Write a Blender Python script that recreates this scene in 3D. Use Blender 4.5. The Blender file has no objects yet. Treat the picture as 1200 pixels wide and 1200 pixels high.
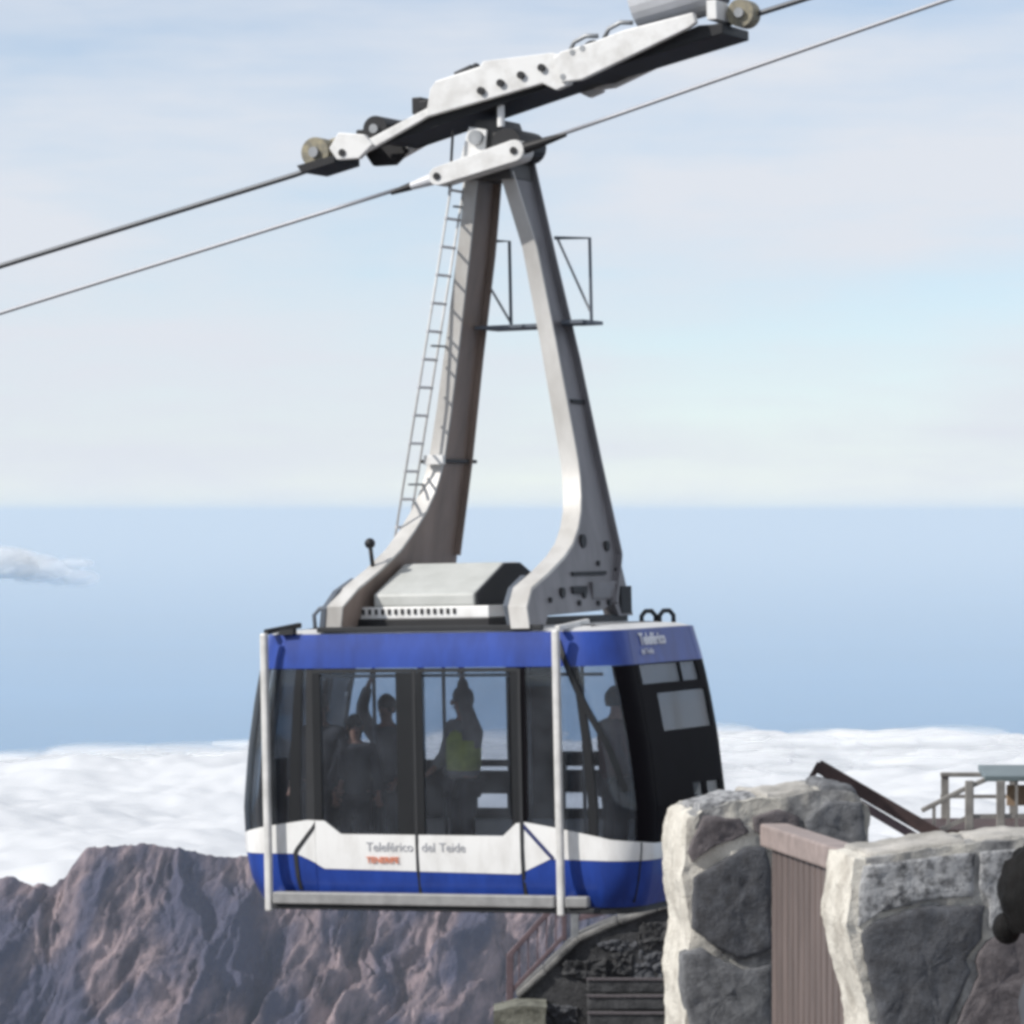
import bpy, bmesh, math, random
from mathutils import Vector, Matrix, noise, Euler
random.seed(7)
S = bpy.context.scene
COL = S.collection
R = math.radians

# ------------------------------------------------------------------ camera
cam = bpy.data.cameras.new('camera'); co = bpy.data.objects.new('camera', cam); COL.objects.link(co)
cam.sensor_width = 36.0; cam.lens = 36.0 * 5000 / 1200; cam.clip_start = 0.5; cam.clip_end = 2.0e6
co.location = (0, 0, 0); co.rotation_euler = (R(90), 0, 0)
S.camera = co
S.cycles.filter_width = 3.6
S.cycles.use_denoising = True
S.cycles.volume_bounces = 1
S.cycles.transparent_max_bounces = 24

# ------------------------------------------------------------------ light: sun and sky
SUN_EL = 36.0
sun_dir = Vector((-0.92, -0.39, 0)).normalized() * math.cos(R(SUN_EL)) + Vector((0, 0, math.sin(R(SUN_EL))))
sl = bpy.data.lights.new('sun', 'SUN'); sl.energy = 4.2; sl.angle = R(0.5); sl.color = (1.0, 0.96, 0.90)
so = bpy.data.objects.new('sun', sl); COL.objects.link(so); so.location = (-20, -10, 30)
so.rotation_euler = sun_dir.to_track_quat('Z', 'Y').to_euler()

W = bpy.data.worlds.new('World'); S.world = W; W.use_nodes = True
nt = W.node_tree; nt.nodes.clear()
def wn(t, **kw):
    n = nt.nodes.new(t)
    for k, v in kw.items(): setattr(n, k, v)
    return n
out = wn('ShaderNodeOutputWorld'); bg = wn('ShaderNodeBackground'); bg.inputs[1].default_value = 0.13
sky = wn('ShaderNodeTexSky'); sky.sky_type = 'NISHITA'; sky.sun_disc = False
sky.sun_elevation = R(SUN_EL); sky.sun_rotation = math.atan2(sun_dir.x, sun_dir.y); sky.altitude = 3500; sky.air_density = 1.0; sky.dust_density = 0.6
tc = wn('ShaderNodeTexCoord')
def wnoise(scale, detail, rough, sc, loc=(0, 0, 0)):
    mp = wn('ShaderNodeMapping'); mp.inputs['Scale'].default_value = sc; mp.inputs['Location'].default_value = loc
    nt.links.new(tc.outputs['Generated'], mp.inputs['Vector'])
    n = wn('ShaderNodeTexNoise'); n.inputs['Scale'].default_value = scale; n.inputs['Detail'].default_value = detail; n.inputs['Roughness'].default_value = rough
    nt.links.new(mp.outputs[0], n.inputs['Vector']); return n.outputs[0]
n1 = wnoise(1.0, 5, 0.55, (5, 5, 36), (10.95, 19.54, 7.39))
n2 = wnoise(1.0, 4, 0.6, (12, 12, 30), (18.83, 17.01, 10.33))
ad = wn('ShaderNodeMath', operation='MULTIPLY_ADD'); ad.inputs[1].default_value = 0.45
nt.links.new(n2, ad.inputs[0]); nt.links.new(n1, ad.inputs[2])
vr = wn('ShaderNodeMapRange'); vr.inputs['From Min'].default_value = 0.48; vr.inputs['From Max'].default_value = 0.82
vr.inputs['To Min'].default_value = 0.28; vr.inputs['To Max'].default_value = 0.97
nt.links.new(ad.outputs[0], vr.inputs['Value'])
mx = wn('ShaderNodeMix', data_type='RGBA'); mx.inputs[7].default_value = (5.85, 6.12, 6.62, 1)
nt.links.new(vr.outputs[0], mx.inputs[0]); nt.links.new(sky.outputs[0], mx.inputs[6])
nt.links.new(mx.outputs[2], bg.inputs[0]); nt.links.new(bg.outputs[0], out.inputs[0])

S.view_settings.view_transform = 'Standard'; S.view_settings.look = 'None'
S.view_settings.exposure = 0.0; S.view_settings.gamma = 1.0; S.view_settings.use_curve_mapping = False

# ------------------------------------------------------------------ materials
def mat(name, c, rough=0.6, metal=0.0, c2=None, scale=8.0, bump=0.0, bscale=None, coat=0.0, detail=5, stretch=(1, 1, 1), spec=0.5, lo=0.35, hi=0.65, bdist=0.02, c3=None, scale3=2.0, rot=None):
    m = bpy.data.materials.new(name); m.use_nodes = True
    n = m.node_tree.nodes; l = m.node_tree.links; b = n['Principled BSDF']
    b.inputs['Roughness'].default_value = rough; b.inputs['Metallic'].default_value = metal
    b.inputs['Coat Weight'].default_value = coat; b.inputs['Specular IOR Level'].default_value = spec
    tcn = n.new('ShaderNodeTexCoord'); mp = n.new('ShaderNodeMapping'); mp.inputs['Scale'].default_value = stretch
    if rot: mp.vector_type = 'TEXTURE'; mp.inputs['Scale'].default_value = tuple(1 / q for q in stretch); mp.inputs['Rotation'].default_value = rot
    l.new(tcn.outputs['Object'], mp.inputs[0])
    if c2 is None: c2 = tuple(x * 0.82 for x in c)
    nz = n.new('ShaderNodeTexNoise'); nz.inputs['Scale'].default_value = scale; nz.inputs['Detail'].default_value = detail; nz.inputs['Roughness'].default_value = 0.6
    l.new(mp.outputs[0], nz.inputs['Vector'])
    rp = n.new('ShaderNodeValToRGB'); rp.color_ramp.elements[0].position = lo; rp.color_ramp.elements[1].position = hi
    rp.color_ramp.elements[0].color = (*c2, 1); rp.color_ramp.elements[1].color = (*c, 1)
    l.new(nz.outputs[0], rp.inputs[0]); col = rp.outputs[0]
    if c3:
        n3 = n.new('ShaderNodeTexNoise'); n3.inputs['Scale'].default_value = scale3; n3.inputs['Detail'].default_value = 6; l.new(mp.outputs[0], n3.inputs['Vector'])
        r3 = n.new('ShaderNodeMapRange'); r3.interpolation_type = 'SMOOTHSTEP'; r3.inputs['From Min'].default_value = .44; r3.inputs['From Max'].default_value = .60; l.new(n3.outputs[0], r3.inputs['Value'])
        m3 = n.new('ShaderNodeMix'); m3.data_type = 'RGBA'; m3.inputs[7].default_value = (*c3, 1); l.new(r3.outputs[0], m3.inputs[0]); l.new(col, m3.inputs[6]); col = m3.outputs[2]
    l.new(col, b.inputs['Base Color'])
    if bump > 0:
        nb = n.new('ShaderNodeTexNoise'); nb.inputs['Scale'].default_value = bscale or scale * 3; nb.inputs['Detail'].default_value = 8; nb.inputs['Roughness'].default_value = 0.65
        l.new(mp.outputs[0], nb.inputs['Vector'])
        bp = n.new('ShaderNodeBump'); bp.inputs['Strength'].default_value = bump; bp.inputs['Distance'].default_value = bdist
        l.new(nb.outputs[0], bp.inputs['Height']); l.new(bp.outputs[0], b.inputs['Normal'])
    return m
def glass(name, tint, gl=0.95, dust_sheen=0.044):
    m = bpy.data.materials.new(name); m.use_nodes = True
    n = m.node_tree.nodes; l = m.node_tree.links; n.clear()
    o = n.new('ShaderNodeOutputMaterial'); t = n.new('ShaderNodeBsdfTransparent'); g = n.new('ShaderNodeBsdfGlossy')
    nz = n.new('ShaderNodeTexNoise'); nz.inputs['Scale'].default_value = 1.7
    tcn = n.new('ShaderNodeTexCoord'); l.new(tcn.outputs['Object'], nz.inputs['Vector'])
    rp = n.new('ShaderNodeValToRGB'); rp.color_ramp.elements[0].color = (*[x * 0.9 for x in tint], 1); rp.color_ramp.elements[1].color = (*tint, 1)
    l.new(nz.outputs[0], rp.inputs[0]); l.new(rp.outputs[0], t.inputs[0])
    g.inputs['Roughness'].default_value = 0.04
    f = n.new('ShaderNodeFresnel'); f.inputs['IOR'].default_value = 1.45
    ml = n.new('ShaderNodeMath'); ml.operation = 'MULTIPLY'; ml.inputs[1].default_value = gl; l.new(f.outputs[0], ml.inputs[0])
    x = n.new('ShaderNodeMixShader'); l.new(ml.outputs[0], x.inputs[0]); l.new(t.outputs[0], x.inputs[1]); l.new(g.outputs[0], x.inputs[2])
    d = n.new('ShaderNodeBsdfDiffuse'); d.inputs[0].default_value = (0.42, 0.47, 0.55, 1)      # uneven dusty film, its bluish colour standing in for reflected sky
    n2 = n.new('ShaderNodeTexNoise'); n2.inputs['Scale'].default_value = 3.5; n2.inputs['Detail'].default_value = 6; l.new(tcn.outputs['Object'], n2.inputs['Vector'])
    r2 = n.new('ShaderNodeMapRange'); r2.inputs['From Min'].default_value = .3; r2.inputs['From Max'].default_value = .7; r2.inputs['To Min'].default_value = dust_sheen * .5; r2.inputs['To Max'].default_value = dust_sheen * 1.6
    l.new(n2.outputs[0], r2.inputs['Value']); x2 = n.new('ShaderNodeMixShader'); l.new(r2.outputs[0], x2.inputs[0]); l.new(x.outputs[0], x2.inputs[1]); l.new(d.outputs[0], x2.inputs[2])
    l.new(x2.outputs[0], o.inputs[0]); return m
M = dict(
    blue=mat('blue_paint', (0.024, 0.066, 0.34), 0.35, c2=(0.018, 0.045, 0.23), scale=5, stretch=(1, 1, .3), spec=0.3, coat=0.12, bump=0.03, bscale=1.5),
    white=mat('white_paint', (0.80, 0.80, 0.79), 0.35, c2=(0.64, 0.63, 0.61), scale=6, detail=8, stretch=(1, 1, .35), lo=.25, hi=.55, coat=0.3),
    cream=mat('cream_post_paint', (0.70, 0.695, 0.68), 0.45, c2=(0.55, 0.545, 0.53), scale=6),
    trim=mat('black_trim', (0.012, 0.013, 0.015), 0.35, scale=4),
    black=mat('matt_black_surround', (0.009, 0.008, 0.010), 0.5, scale=4, spec=0.02),
    seal=mat('rubber_seal', (0.02, 0.022, 0.026), 0.7, scale=6),
    dark=mat('dark_interior', (0.018, 0.02, 0.024), 0.6, scale=3),
    inner=mat('interior_grey', (0.10, 0.10, 0.105), 0.6, scale=3),
    glass=glass('tinted_glass', (0.86, 0.885, 0.92)),
    glassd=glass('dark_tinted_glass', (0.40, 0.42, 0.45)),
    leg=mat('shaded_grey_hanger_paint', (0.225, 0.218, 0.23), 0.5, metal=0.15, c2=(0.15, 0.146, 0.155), scale=3, bump=0.08, bscale=20, stretch=(1, 1, 0.35)),  # web grey darkened to carry the shade of faces away from the sun
    legb=mat('shaded_brown_hanger_paint', (0.29, 0.225, 0.19), 0.55, c2=(0.20, 0.155, 0.13), scale=3, bump=0.08, bscale=20, stretch=(1, 1, 0.35)),  # brown web tone with the same shade painted into it
    legl=mat('light_flange_paint', (0.60, 0.59, 0.57), 0.5, metal=0.1, c2=(0.46, 0.445, 0.42), scale=3, stretch=(1, 1, 0.4)),
    carr=mat('white_carriage_paint', (0.74, 0.74, 0.73), 0.5, c2=(0.55, 0.54, 0.52), scale=5, lo=0.25, hi=0.55),
    steel=mat('dark_greasy_steel', (0.02, 0.02, 0.022), 0.55, metal=0.3, scale=10),
    galv=mat('galvanised_steel', (0.36, 0.37, 0.38), 0.45, metal=0.5, c2=(0.24, 0.25, 0.26), scale=9),
    tan=mat('ochre_roller', (0.34, 0.30, 0.20), 0.6, c2=(0.16, 0.15, 0.12), scale=14),
    grey=mat('grey_housing_paint', (0.62, 0.63, 0.66), 0.4, c2=(0.54, 0.55, 0.57), scale=4),
    roof=mat('roof_grey', (0.62, 0.62, 0.62), 0.5, c2=(0.5, 0.5, 0.5), scale=4),
    hood=mat('unit_hood_grey', (0.50, 0.51, 0.49), 0.5, c2=(0.43, 0.44, 0.42), scale=5),
    rope=mat('steel_rope', (0.10, 0.105, 0.115), 0.45, metal=0.6, scale=60),
    bluegrey=mat('blue_grey_steel', (0.12, 0.14, 0.17), 0.5, metal=0.2, scale=8),
    haul=mat('haul_rope_steel', (0.38, 0.39, 0.42), 0.5, metal=0.4, scale=60),
    buffer=mat('buffer_grey', (0.30, 0.30, 0.30), 0.55, c2=(0.22, 0.22, 0.22), scale=6, bump=0.1, bscale=30),
    mortar=mat('pale_mortar', (0.70, 0.67, 0.60), 0.95, c2=(0.42, 0.39, 0.34), scale=9, bump=1.0, bscale=48, detail=10, lo=0.3, hi=0.6, bdist=0.014),
    basalt=mat('dark_basalt', (0.10, 0.105, 0.118), 0.85, c2=(0.055, 0.056, 0.062), scale=26, bump=1.0, bscale=60, detail=9, bdist=0.008),
    basaltp=mat('purplish_basalt', (0.14, 0.125, 0.13), 0.85, c2=(0.08, 0.07, 0.075), scale=26, bump=1.0, bscale=60, detail=9, bdist=0.008),
    basaltl=mat('blue_grey_basalt', (0.19, 0.195, 0.205), 0.9, c2=(0.09, 0.093, 0.10), scale=24, bump=1.0, bscale=55, detail=9, bdist=0.01),
    lichen=mat('mottled_grey_stone', (0.37, 0.375, 0.385), 0.95, c2=(0.05, 0.052, 0.056), scale=34, bump=1.0, bscale=40, detail=9, lo=0.32, hi=0.56, bdist=0.014),
    mossy=mat('mossy_stone', (0.23, 0.23, 0.19), 0.95, c2=(0.09, 0.09, 0.07), scale=5, bump=0.9, bscale=12, detail=9, bdist=0.05),
    wallstone=mat('dark_wall_stone', (0.075, 0.075, 0.078), 0.9, c2=(0.03, 0.031, 0.033), scale=4, bump=0.9, bscale=10, detail=9, bdist=0.05),
    cement=mat('grey_cement_pointing', (0.36, 0.36, 0.355), 0.95, c2=(0.13, 0.13, 0.135), scale=16, bump=1.0, bscale=44, detail=10, bdist=0.014, c3=(0.50, 0.48, 0.43), scale3=5.0),
    capst=mat('worn_cap_stone', (0.20, 0.195, 0.185), 0.9, c2=(0.07, 0.07, 0.07), scale=3, bump=0.8, bscale=9, bdist=.04),
    coping=mat('pale_coping', (0.46, 0.44, 0.41), 0.9, c2=(0.25, 0.24, 0.22), scale=6, bump=0.6, bscale=18),
    brown=mat('brown_gate_paint', (0.15, 0.116, 0.106), 0.55, c2=(0.095, 0.074, 0.068), scale=3, stretch=(6, 6, 0.7)),
    brownl=mat('pale_rail_paint', (0.33, 0.265, 0.245), 0.55, c2=(0.23, 0.185, 0.17), scale=5, stretch=(1, 3, 3)),  # lighter brown than the slats
    brownd=mat('dark_brown_timber', (0.075, 0.045, 0.042), 0.7, c2=(0.045, 0.028, 0.027), scale=7),
    railp=mat('weathered_brown_rail', (0.15, 0.105, 0.115), 0.6, c2=(0.10, 0.07, 0.08), scale=5),
    deckgrey=mat('grey_deck_timber', (0.28, 0.27, 0.25), 0.8, c2=(0.18, 0.17, 0.16), scale=6),
    teal=mat('teal_board_frame', (0.14, 0.18, 0.19), 0.4, scale=4),
    boardtan=mat('tan_board_print', (0.52, 0.38, 0.24), 0.6, c2=(0.35, 0.25, 0.17), scale=5),
    skin=mat('skin', (0.52, 0.31, 0.23), 0.55, c2=(0.46, 0.26, 0.19), scale=20),
    hair=mat('black_hair', (0.010, 0.009, 0.009), 0.6, spec=0.15, c2=(0.005, 0.005, 0.005), scale=40, bump=0.5, bscale=90, stretch=(1, 1, 0.2)),
    hairb=mat('brown_hair', (0.05, 0.032, 0.022), 0.55, scale=40, bump=0.4, bscale=90),
    coat=mat('dark_coat', (0.06, 0.063, 0.075), 0.85, scale=12, bump=0.3),
    coatg=mat('grey_coat', (0.34, 0.33, 0.32), 0.85, scale=12, bump=0.3),
    coatr=mat('maroon_coat', (0.10, 0.03, 0.035), 0.85, scale=12, bump=0.3),
    green=mat('yellow_green_vest', (0.72, 0.80, 0.22), 0.8, c2=(0.5, 0.60, 0.16), scale=12),
    trouser=mat('dark_trousers', (0.03, 0.032, 0.04), 0.85, scale=14),
    shoe=mat('black_shoes', (0.015, 0.015, 0.016), 0.5),
    textg=mat('grey_lettering', (0.42, 0.43, 0.46), 0.5, scale=3),
    texto=mat('orange_lettering', (0.75, 0.22, 0.10), 0.5, scale=3),
    textw=mat('pale_lettering', (0.82, 0.84, 0.9), 0.5, scale=3),
    rockfloor=mat('volcanic_gravel', (0.13, 0.105, 0.095), 0.95, c2=(0.06, 0.05, 0.048), scale=0.8, bump=0.8, bscale=3, detail=9, bdist=0.2),
    paving=mat('terrace_paving', (0.24, 0.23, 0.22), 0.9, c2=(0.17, 0.16, 0.155), scale=3, bump=0.4, bscale=20),
)

# ------------------------------------------------------------------ helpers
class MB:
    def __init__(s): s.v = []; s.f = []
    def add(s, vs, fs):
        o = len(s.v); s.v += [tuple(x) for x in vs]; s.f += [[i + o for i in f] for f in fs]; return s
    def box(s, c, d, rot=None):
        c = Vector(c); vs = []
        for z in (-1, 1):
            for y in (-1, 1):
                for x in (-1, 1):
                    p = Vector((x * d[0] / 2, y * d[1] / 2, z * d[2] / 2))
                    if rot: p = rot @ p
                    vs.append(c + p)
        return s.add(vs, [(0, 2, 3, 1), (4, 5, 7, 6), (0, 1, 5, 4), (2, 6, 7, 3), (0, 4, 6, 2), (1, 3, 7, 5)])
    def bar(s, p0, p1, w, h, up=(0, 0, 1)):
        p0 = Vector(p0); p1 = Vector(p1); d = (p1 - p0).normalized()
        a = d.cross(Vector(up)).normalized(); b = a.cross(d).normalized(); vs = []
        for p in (p0, p1):
            for i, j in ((-1, -1), (1, -1), (1, 1), (-1, 1)): vs.append(p + a * (i * w / 2) + b * (j * h / 2))
        return s.add(vs, [(3, 2, 1, 0), (4, 5, 6, 7), (0, 1, 5, 4), (1, 2, 6, 5), (2, 3, 7, 6), (3, 0, 4, 7)])
    def tube(s, path, r, n=10, r2=None):
        path = [Vector(p) for p in path]; vs = []; N = len(path)
        t0 = (path[1] - path[0]).normalized(); ref = Vector((0, 0, 1)) if abs(t0.z) < 0.9 else Vector((1, 0, 0))
        a = t0.cross(ref).normalized()
        for i, p in enumerate(path):
            t = (path[min(i + 1, N - 1)] - path[max(i - 1, 0)]).normalized()
            a = (a - t * a.dot(t)).normalized(); b = t.cross(a)
            rr = r if r2 is None else r + (r2 - r) * i / (N - 1)
            for k in range(n):
                q = 2 * math.pi * k / n; vs.append(p + a * (rr * math.cos(q)) + b * (rr * math.sin(q)))
        fs = [(i * n + k, i * n + (k + 1) % n, (i + 1) * n + (k + 1) % n, (i + 1) * n + k) for i in range(N - 1) for k in range(n)]
        fs += [tuple(range(n - 1, -1, -1)), tuple((N - 1) * n + k for k in range(n))]
        return s.add(vs, fs)
    def prism(s, poly, f0, f1):
        n = len(poly); vs = [f0(*p) for p in poly] + [f1(*p) for p in poly]
        return s.add(vs, [tuple(range(n)), tuple(range(2 * n - 1, n - 1, -1))] + [(i, i + n, (i + 1) % n + n, (i + 1) % n) for i in range(n)])
    def grid(s, fn, nu, nv):
        vs = [fn(i / nu, j / nv) for j in range(nv + 1) for i in range(nu + 1)]
        return s.add(vs, [(j * (nu + 1) + i, j * (nu + 1) + i + 1, (j + 1) * (nu + 1) + i + 1, (j + 1) * (nu + 1) + i) for j in range(nv) for i in range(nu)])
    def ball(s, c, r, n=14, m=9):
        c = Vector(c); r = (r, r, r) if not hasattr(r, '__len__') else r
        vs = [c + Vector((0, 0, -r[2]))]
        for j in range(1, m):
            t = math.pi * j / m - math.pi / 2
            for k in range(n):
                q = 2 * math.pi * k / n
                vs.append(c + Vector((r[0] * math.cos(t) * math.cos(q), r[1] * math.cos(t) * math.sin(q), r[2] * math.sin(t))))
        vs.append(c + Vector((0, 0, r[2]))); L = len(vs) - 1
        fs = [(0, 1 + (k + 1) % n, 1 + k) for k in range(n)]
        for j in range(m - 2):
            for k in range(n):
                a = 1 + j * n + k; b = 1 + j * n + (k + 1) % n; fs.append((a, b, b + n, a + n))
        fs += [(L, L - n + k, L - n + (k + 1) % n) for k in range(n)]
        return s.add(vs, fs)
    def build(s, name, m, parent=None, smooth=False, bevel=0.0, kind=None):
        me = bpy.data.meshes.new(name); me.from_pydata(s.v, [], s.f)
        bm = bmesh.new(); bm.from_mesh(me)
        big = [f for f in bm.faces if len(f.verts) > 4]
        if big and not smooth: bmesh.ops.triangulate(bm, faces=big)
        bmesh.ops.recalc_face_normals(bm, faces=bm.faces)
        bm.to_mesh(me); bm.free()
        if smooth:
            for p in me.polygons: p.use_smooth = True
        me.materials.append(M[m] if isinstance(m, str) else m)
        o = bpy.data.objects.new(name, me); COL.objects.link(o)
        if parent is not None: o.parent = parent
        if bevel:
            b = o.modifiers.new('bevel', 'BEVEL'); b.width = bevel; b.segments = 2; b.limit_method = 'ANGLE'; b.angle_limit = R(40)
        if kind: o['kind'] = kind
        return o
def smooth_angle(o, deg=35):
    me = o.data; bm = bmesh.new(); bm.from_mesh(me)
    for e in bm.edges:
        e.smooth = not (len(e.link_faces) == 2 and e.calc_face_angle(0) > R(deg))
    for f in bm.faces: f.smooth = True
    bm.to_mesh(me); bm.free(); return o
def empty(name, loc=(0, 0, 0), rot=(0, 0, 0)):
    o = bpy.data.objects.new(name, None); COL.objects.link(o); o.location = loc; o.rotation_euler = rot; o.empty_display_size = 0.3; return o
def tag(o, label, cat, group=None):
    o['label'] = label; o['category'] = cat
    if group: o['group'] = group
    return o
def lerp(pts, x):
    if x <= pts[0][0]: return pts[0][1]
    for (a, b), (c, d) in zip(pts, pts[1:]):
        if x <= c: return b + (d - b) * (x - a) / (c - a)
    return pts[-1][1]
def text(name, s, size, m, parent, mtx, depth=0.002, bold=0.0, align='LEFT'):
    cu = bpy.data.curves.new(name, 'FONT'); cu.body = s; cu.size = size; cu.extrude = depth; cu.offset = bold; cu.align_x = align; cu.resolution_u = 3
    t = bpy.data.objects.new(name, cu); COL.objects.link(t); bpy.context.view_layer.update()
    me = bpy.data.meshes.new_from_object(t.evaluated_get(bpy.context.evaluated_depsgraph_get()))
    bpy.data.objects.remove(t); me.transform(mtx); me.materials.clear(); me.materials.append(M[m]); me.name = name
    o = bpy.data.objects.new(name, me); COL.objects.link(o); o.parent = parent; return o

# ------------------------------------------------------------------ setting: sea, haze, cloud layer, mountain, slopes
def disc(name, r, z, m, n=96):
    b = MB(); rs = [0, r * 0.002, r * 0.01, r * 0.05, r * 0.25, r]
    vs = [(0, 0, z)]
    for q in rs[1:]:
        vs += [(q * math.cos(2 * math.pi * k / n), q * math.sin(2 * math.pi * k / n), z) for k in range(n)]
    fs = [(0, 1 + k, 1 + (k + 1) % n) for k in range(n)]
    for j in range(len(rs) - 2):
        fs += [(1 + j * n + k, 1 + (j + 1) * n + k, 1 + (j + 1) * n + (k + 1) % n, 1 + j * n + (k + 1) % n) for k in range(n)]
    return b.add(vs, fs).build(name, m, kind='structure')
sea_m = mat('sea_water', (0.05, 0.22, 0.44), 0.45, c2=(0.042, 0.19, 0.38), scale=0.00012, spec=0.25, stretch=(.4, 1, 1))
sea = disc('sea', 400000, -2400, sea_m)

# sea of clouds: heaped pale deck lying over the coast beyond the mountain
def fbm(x, y, z=0.0, o=5):
    return noise.fractal(Vector((x, y, z)), 0.9, 2.1, o)
cloud_m = bpy.data.materials.new('cloud_white'); cloud_m.use_nodes = True
b_ = cloud_m.node_tree.nodes['Principled BSDF']; b_.inputs['Base Color'].default_value = (0.62, 0.625, 0.64, 1); b_.inputs['Roughness'].default_value = 1.0; b_.inputs['Specular IOR Level'].default_value = 0.0
b_.inputs['Subsurface Weight'].default_value = 0.0
_n = cloud_m.node_tree.nodes.new('ShaderNodeTexNoise'); _n.inputs['Scale'].default_value = 0.006; _n.inputs['Detail'].default_value = 7
_t = cloud_m.node_tree.nodes.new('ShaderNodeTexCoord'); _m = cloud_m.node_tree.nodes.new('ShaderNodeMapping'); _m.inputs['Scale'].default_value = (0.6, 0.3, 1)
_b = cloud_m.node_tree.nodes.new('ShaderNodeBump'); _b.inputs['Strength'].default_value = 0.14; _b.inputs['Distance'].default_value = 50
L_ = cloud_m.node_tree.links; L_.new(_t.outputs['Object'], _m.inputs[0]); L_.new(_m.outputs[0], _n.inputs['Vector']); L_.new(_n.outputs[0], _b.inputs['Height']); L_.new(_b.outputs[0], b_.inputs['Normal'])
def deck(u, v):
    y = 6500 + 11500 * v; q = 2 * u - 1; x = (4200 * q + 9000 * q ** 5) * (0.45 + 0.55 * v)
    h = 70 * fbm(x / 1300, y / 1500, 1.3, 3) + 46 * abs(fbm(x / 600, y / 520, 4.1, 4)) + 8 * abs(fbm(x / 170, y / 190, 2.1, 3)) - 15
    edge = 15600 + 900 * fbm(x / 1500, 7.7, 0, 4) + 0.1 * x
    if y > edge: h -= (y - edge) ** 1.35 * 0.03
    return (x, y, -850 + h + 0.006 * x)
cl = MB().grid(deck, 520, 330).build('cloud_layer', cloud_m, smooth=True, kind='stuff')

# mountain ridge across the valley
CREST = [(-4000, -540), (-1600, -470), (-1000, -440), (-700, -425), (-600, -420), (-575, -419), (-555, -424), (-528, -427), (-515, -421), (-503, -402), (-488, -386), (-460, -384.5), (-415, -386), (-386, -388), (-362, -396), (-335, -401), (-300, -401), (-200, -405), (0, -412), (200, -420), (600, -440), (1600, -500), (4000, -560)]
def ridged(x, y, z, o=3):
    a, v, tot = 1.0, 0.0, 0.0
    for k in range(o):
        q = 1 - abs(noise.noise(Vector((x, y, z + 7.3 * k)))) * 1.6
        v += a * q * q; tot += a; a *= .5; x *= 2.1; y *= 1.9
    return v / tot
def mountain(u, v):
    q = 2 * u - 1; x = -200 + 900 * q + 600 * q ** 3 + 1800 * q ** 7; t = -260 + 260 * min(1, v / .12) if v < .12 else 1000 * ((v - .12) / .88) ** 1.25
    z = lerp(CREST, x)
    tt = max(t, 0)
    warp = 70 * fbm(x / 260, t / 300, 2.0, 3) + 16 * fbm(x / 60, t / 70, 6.0, 3)
    lean = .42 + .12 * math.sin(x / 170)      # ribs run down to the left
    sx = x + warp + lean * tt
    g = min(tt / 150, 1)
    z += g * (74 * (ridged(sx / 210, t / 700, .3, 2) - .66) + 60 * (ridged(sx / 96, t / 520, 5.3, 2) - .62)) + min(tt / 20, 1) * (25 * (ridged(sx / 40, t / 190, 9, 3) - .5) + 9 * (ridged(sx / 15, t / 36, 4, 3) - .5) + 3.5 * fbm(sx / 8, t / 14, 3, 3))
    z += (3.2 * fbm(x / 15, 3.3, 1, 4) + 5 * (ridged(x / 26, 1.7, 2, 3) - .5)) * math.exp(-abs(t) / 60)
    z -= 0.66 * tt + 0.00004 * tt * tt if t > 0 else 0.45 * (-t)
    y = 5000 - t + 120 * math.sin(x * 0.004 + 1)
    return (x, y, z)
mt_m = mat('mountain_rock', (0.385, 0.292, 0.295), 0.95, c2=(0.088, 0.071, 0.090), scale=0.042, bump=1.0, bscale=0.11, detail=12, stretch=(1.0, 0.30, 0.42), lo=0.40, hi=0.70, bdist=9, c3=(0.072, 0.072, 0.115), scale3=0.015, rot=(0, R(24), 0))  # rock tones also carry bluish shade and haze in their colour
mt = MB().grid(mountain, 1100, 400).build('mountain', mt_m, smooth=True, kind='structure')

# rocky flank of our own summit, falling away below the station
def slope(u, v):
    x = -90 + 180 * u; y = -30 + 300 * v
    z = -2.95 - max(0, y - 15) * 0.17 - max(0, y - 70) * 0.25
    k = min(1, max(0, (y - 22) / 30)); z += (0.5 * fbm(x / 6, y / 6, 1, 5) - 0.6) * k
    return (x, y, z)
MB().grid(slope, 150, 200).build('rocky_slope', 'rockfloor', smooth=True, kind='structure')
MB().box((2.5, 6.5, -2.775), (17, 21, 0.25)).build('terrace', 'paving', bevel=0.02, kind='structure')

# faint cumulus bank far out over the sea, with frayed thin edges
puff_m = bpy.data.materials.new('thin_cloud'); puff_m.use_nodes = True
pn = puff_m.node_tree.nodes; pl = puff_m.node_tree.links; pb = pn['Principled BSDF']; pb.inputs['Base Color'].default_value = (0.86, 0.87, 0.9, 1); pb.inputs['Roughness'].default_value = 1; pb.inputs['Specular IOR Level'].default_value = 0
pw = pn.new('ShaderNodeLayerWeight'); pw.inputs[0].default_value = 0.3
pr = pn.new('ShaderNodeMapRange'); pr.interpolation_type = 'SMOOTHSTEP'; pr.inputs['From Min'].default_value = 0.0; pr.inputs['From Max'].default_value = 0.62; pr.inputs['To Min'].default_value = 0.30; pr.inputs['To Max'].default_value = 0.0
pl.new(pw.outputs['Facing'], pr.inputs['Value']); pl.new(pr.outputs[0], pb.inputs['Alpha']); pb.inputs['Subsurface Weight'].default_value = 1.0; pb.inputs['Subsurface Radius'].default_value = (1, 1, 1); pb.inputs['Subsurface Scale'].default_value = 120.0; pb.inputs['Base Color'].default_value = (0.95, 0.96, 0.98, 1)
pf = MB()
for k in range(70):
    x = random.triangular(-4200, -2900, -3400); top = -285 + 45 * math.sin(x / 160) - 0.10 * abs(x + 3350)
    r = random.uniform(40, 110); pf.ball((x, 30000 + random.uniform(-300, 300), top - random.uniform(0, 150)), (r * 1.8, r * 1.8, r * 0.9), 24, 16)
pf.build('distant_cloud', puff_m, smooth=True, kind='stuff')
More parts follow.
